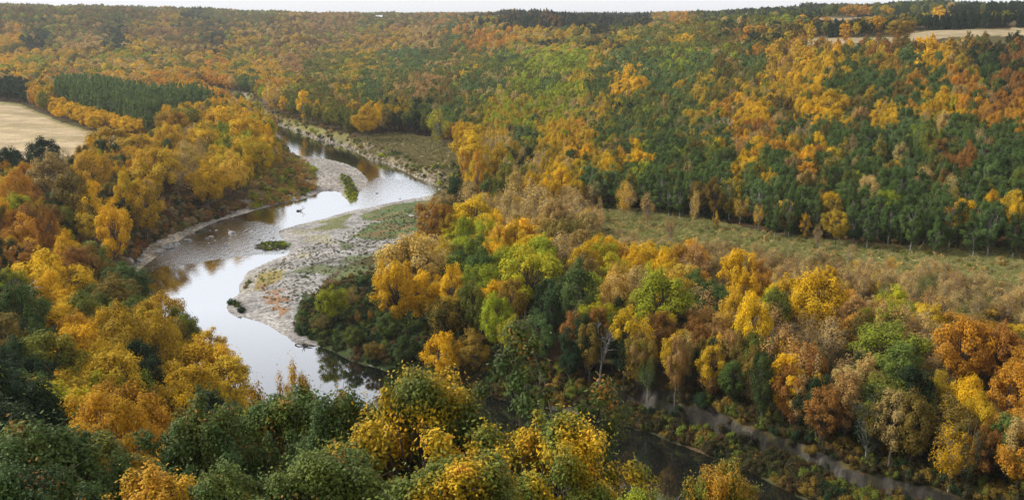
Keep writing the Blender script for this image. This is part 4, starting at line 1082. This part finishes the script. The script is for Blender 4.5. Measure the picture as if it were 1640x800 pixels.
# ------------------------------------------------------------------ driftwood, snags
def wood(name, label, cat, u, v, paths, mat, z=None, group=None):
    x, y = G(u, v, 0.2); x = float(x); y = float(y); g = np.random.default_rng(int(u * 7 + v))
    TV, TF = [], []
    for a, b, r0, r1 in paths:
        tube(curve(a, b, g, 6, .06, 0), np.linspace(r0, r1, 6), 7, TV, TF)
    me = mk_mesh(name, np.concatenate(TV), [np.concatenate(TF)], [mat], smooth=True)
    o = link(bpy.data.objects.new(name, me)); o.location = (x, y, (max(h1(x, y), 0) if z is None else z)); o.scale = (.62,) * 3 if z is not None else (1,) * 3; tag(o, label, cat, group)
    return o
g = np.random.default_rng(3)
def rootwad(n, s, g):
    P_ = []
    for _ in range(n):
        d = rdir(1, g)[0]; d[2] = abs(d[2]) * .9
        P_.append(((0, 0, .1), tuple(d * s * g.uniform(.6, 1.2)), .12 * s / 1.5, .03))
    return P_
wood('driftwood', 'dark snag with upright forked roots standing in the bright pool', 'driftwood', 480, 337,
     [((-1.6, 0, .2), (1.2, .3, .5), .45, .25), ((.9, 0, .3), (2.0, .2, 3.0), .16, .05), ((1.4, 0, .8), (3.1, 0, 2.1), .12, .04), ((.6, 0, .5), (.2, .1, 1.7), .1, .04), ((1.8, .1, 2.0), (1.2, 0, 3.3), .07, .03)], M_WOOD, 0)
wood('driftwood', 'dark tangled tree root in the water off the bar tip', 'driftwood', 487, 552,
     rootwad(14, 1.9, g) + [((-3.0, 1.0, .15), (2.5, -1.0, .35), .22, .1), ((1, -.5, .2), (3.2, -1.3, .2), .12, .05)], M_WOOD, 0)
wood('fallen_log', 'long dark log lying from the left bank into the river', 'log', 216, 452, [((-4.5, -1, 1.0), (4.2, 2.2, .15), .28, .12), ((-1, 0, .6), (.5, 2.2, .6), .1, .04)], M_WOOD)
wood('fallen_log', 'pale forked log at the edge of the left bank', 'log', 352, 345, [((-1.5, 0, .5), (3.0, -1.0, .3), .2, .1), ((1.2, 0, .4), (5.2, 2.6, .6), .2, .08)], M_GREYWOOD)
wood('fallen_log', 'grey log lying on the shore among pale blocks', 'log', 200, 434, [((-2.5, 0, .5), (2.5, 1.8, .5), .3, .16)], M_GREYWOOD)
wood('driftwood', 'grey twisted driftwood pile in the middle of the gravel bar', 'driftwood', 530, 424,
     [((-5, -2, .2), (1, 1, .5), .2, .08), ((-1, 0, .3), (3, 3.5, .6), .18, .07), ((-3, 0, .2), (2, -1.5, .5), .14, .06), ((0, 0, .2), (3.5, 1.0, .9), .12, .05), ((-2, 1, .2), (1.5, 4, .4), .1, .05)], M_GREYWOOD)
wood('driftwood', 'small dark snag at the tip of the left gravel bar', 'driftwood', 583, 277, [((-.8, 0, .1), (.8, .2, .35), .16, .08), ((.1, 0, .2), (.5, .1, .7), .06, .03)], M_WOOD)

def bare(label, u, v, H, mat, seed, lo=45., grp=None, W=None, rfix=None):
    V, Fq = build_bare(seed, H)
    if rfix:
        a, y, w = ray(u, v); hd = math.hypot(a, y); x, y = a / hd * rfix, y / hd * rfix
    else:
        s = solve(u, v, 20, fac=0.5 * H / 5.5, lo=lo)
        if not s: return
        x, y = s[0], s[1]
    e = bpy.data.objects.new('bare_tree', None); link(e); e.location = (x, y, h1(x, y)); tag(e, label, 'bare tree', grp)
    # trunk is the first tube of four rings, branches the remainder
    k = 5 * 3
    m1 = mk_mesh('trunk', V[:20], [Fq[:k]], [mat], smooth=True); m2 = mk_mesh('branches', V[20:], [Fq[k:] - 20], [mat], smooth=True)
    link(bpy.data.objects.new('trunk', m1), e); link(bpy.data.objects.new('branches', m2), e)
    return e
bare('white dead tree with forked limbs, taller of the two snags above the aspens', 1161, 208, 13, M_WHITE, 11, 330)
bare('white dead tree with spreading limbs, shorter snag left of the tallest one', 1120, 216, 11.5, M_WHITE, 12, 330)
bare('pale bare trunk rising beside the orange trees high on the right slope', 1221, 216, 12, M_PALE, 13, 330)
bare('grey leafless tree standing before the white water on the bluff', 408, 622, 7, M_WOOD, 14, 55, rfix=66)
bare('grey leafless tree right of the yellow tree on the bluff', 512, 610, 7, M_WOOD, 15, 55, rfix=66)
bare('pale leafless tree with white trunk among dark trees on the left slope', 22, 520, 11, M_WHITE, 16, 80)
bare('grey dead tree leaning in front of the green tree above the cut bank', 960, 590, 12, M_PALE, 17, 120)
bare('bleached bare branches beside the open-branched oak on the bluff', 985, 640, 7.5, M_PALE, 18, 30, rfix=40)
bare('grey leafless tree near the left bank under the field', 350, 256, 10, M_PALE, 19, 200)
bare('pale bare tree by the river bend beyond the left gravel bar', 420, 150, 12, M_WHITE, 20, 500)

# ------------------------------------------------------------------ far farm shed
def shed():
    a, y, w = ray(605, 29); hd = math.hypot(a, y); r = 1900.0
    x, y = a / hd * r, y / hd * r; z0 = CZ + w / hd * r - 3
    z0 = max(z0, h1(x, y))
    e = bpy.data.objects.new('farm_shed', None); link(e); e.location = (x, y, h1(x, y)); tag(e, 'pale grey farm shed on the far valley rim', 'shed')
    hh = max(z0 - h1(x, y), 0) + 5
    w_, d_ = 9, 6
    V = [(-w_, -d_, 0), (w_, -d_, 0), (w_, d_, 0), (-w_, d_, 0), (-w_, -d_, hh), (w_, -d_, hh), (w_, d_, hh), (-w_, d_, hh), (-w_, 0, hh + 3), (w_, 0, hh + 3)]
    link(bpy.data.objects.new('wall', mk_mesh('wall', V, [np.array([(0,1,5,4),(2,3,7,6),(1,2,6,5),(3,0,4,7)]), np.array([(5,6,9),(7,4,8)])], [mat_noise('shed_wall', (.55,.55,.54), (.65,.65,.64), .5)])), e)
    V = [(-w_ - .5, -d_ - .6, hh - .2), (w_ + .5, -d_ - .6, hh - .2), (w_ + .5, 0, hh + 3.1), (-w_ - .5, 0, hh + 3.1), (w_ + .5, d_ + .6, hh - .2), (-w_ - .5, d_ + .6, hh - .2)]
    link(bpy.data.objects.new('roof', mk_mesh('roof', V, [np.array([(0,1,2,3),(3,2,4,5)])], [mat_noise('shed_roof', (.6,.61,.62), (.7,.71,.72), .5)])), e)
shed()

# ------------------------------------------------------------------ air
def haze():
    me = bpy.data.meshes.new('haze')
    x0, x1, y0, y1, z0, z1 = -4750, 4750, -4750, 4750, -12, 90
    V = [(x0,y0,z0),(x1,y0,z0),(x1,y1,z0),(x0,y1,z0),(x0,y0,z1),(x1,y0,z1),(x1,y1,z1),(x0,y1,z1)]
    me.from_pydata(V, [], [(0,3,2,1),(4,5,6,7),(0,1,5,4),(1,2,6,5),(2,3,7,6),(3,0,4,7)])
    m, nt, ns, ls = newmat('haze'); out = N(ns, 'ShaderNodeOutputMaterial'); v = N(ns, 'ShaderNodeVolumePrincipled')
    v.inputs['Color'].default_value = (.96, .975, 1, 1); v.inputs['Density'].default_value = HAZE; v.inputs['Anisotropy'].default_value = .3
    ls.new(v.outputs[0], out.inputs['Volume']); me.materials.append(m)
    tag(link(bpy.data.objects.new('haze', me)), kind='stuff')
HAZE = 0.00009
haze()

# ------------------------------------------------------------------ light
SUN_EL, SUN_AZ = R(38), R(-82)     # azimuth from +Y, clockwise: over the viewer's left shoulder
w = bpy.data.worlds.new('World'); SC.world = w; w.use_nodes = True
ns, ls = w.node_tree.nodes, w.node_tree.links; ns.clear()
out = N(ns, 'ShaderNodeOutputWorld'); bg = N(ns, 'ShaderNodeBackground'); bg.inputs['Strength'].default_value = 0.125
sky = N(ns, 'ShaderNodeTexSky', sky_type='NISHITA', sun_disc=False, sun_elevation=SUN_EL, sun_rotation=SUN_AZ)
hs = N(ns, 'ShaderNodeHueSaturation'); hs.inputs['Saturation'].default_value = .25
mx = N(ns, 'ShaderNodeMix', data_type='RGBA'); mx.inputs['Factor'].default_value = .8
mx.inputs[7].default_value = (8.7, 8.85, 9.2, 1)
ls.new(sky.outputs[0], hs.inputs['Color']); ls.new(hs.outputs[0], mx.inputs[6]); tcw = N(ns, 'ShaderNodeTexCoord'); sx = N(ns, 'ShaderNodeSeparateXYZ'); ls.new(tcw.outputs['Generated'], sx.inputs[0])
gr = N(ns, 'ShaderNodeMapRange', interpolation_type='SMOOTHSTEP'); gr.inputs[1].default_value = .58; gr.inputs[2].default_value = .95; gr.inputs[3].default_value = 1.0; gr.inputs[4].default_value = .38
ls.new(sx.outputs['Z'], gr.inputs[0])
vs = N(ns, 'ShaderNodeVectorMath', operation='SCALE'); ls.new(mx.outputs[2], vs.inputs[0]); ls.new(gr.outputs[0], vs.inputs['Scale']); ls.new(vs.outputs[0], bg.inputs['Color']); ls.new(bg.outputs[0], out.inputs[0])
sl = bpy.data.lights.new('sun', 'SUN'); sl.energy = 4.2; sl.angle = R(10); sl.color = (1, .96, .9)
so = link(bpy.data.objects.new('sun', sl))
from mathutils import Vector
d = Vector((math.sin(SUN_AZ) * math.cos(SUN_EL), math.cos(SUN_AZ) * math.cos(SUN_EL), math.sin(SUN_EL)))
so.rotation_euler = d.to_track_quat('Z', 'Y').to_euler()

cam = bpy.data.cameras.new('camera'); cam.sensor_width = 36; cam.lens = F / 1640 * 36; cam.clip_end = 30000; cam.clip_start = .5
co = link(bpy.data.objects.new('camera', cam)); co.location = (0, 0, CZ); co.rotation_euler = (math.pi / 2 - TH, 0, 0)
SC.camera = co
SC.view_settings.view_transform = 'Standard'; SC.view_settings.look = 'None'; SC.view_settings.exposure = 0.0; SC.view_settings.gamma = 1.0
SC.cycles.use_denoising = True; SC.cycles.denoising_prefilter = 'NONE'; SC.cycles.denoising_input_passes = 'RGB_ALBEDO_NORMAL'
SC.cycles.max_bounces = 6; SC.cycles.diffuse_bounces = 3; SC.cycles.glossy_bounces = 2; SC.cycles.transmission_bounces = 3; SC.cycles.volume_bounces = 0
SC.cycles.use_adaptive_sampling = True
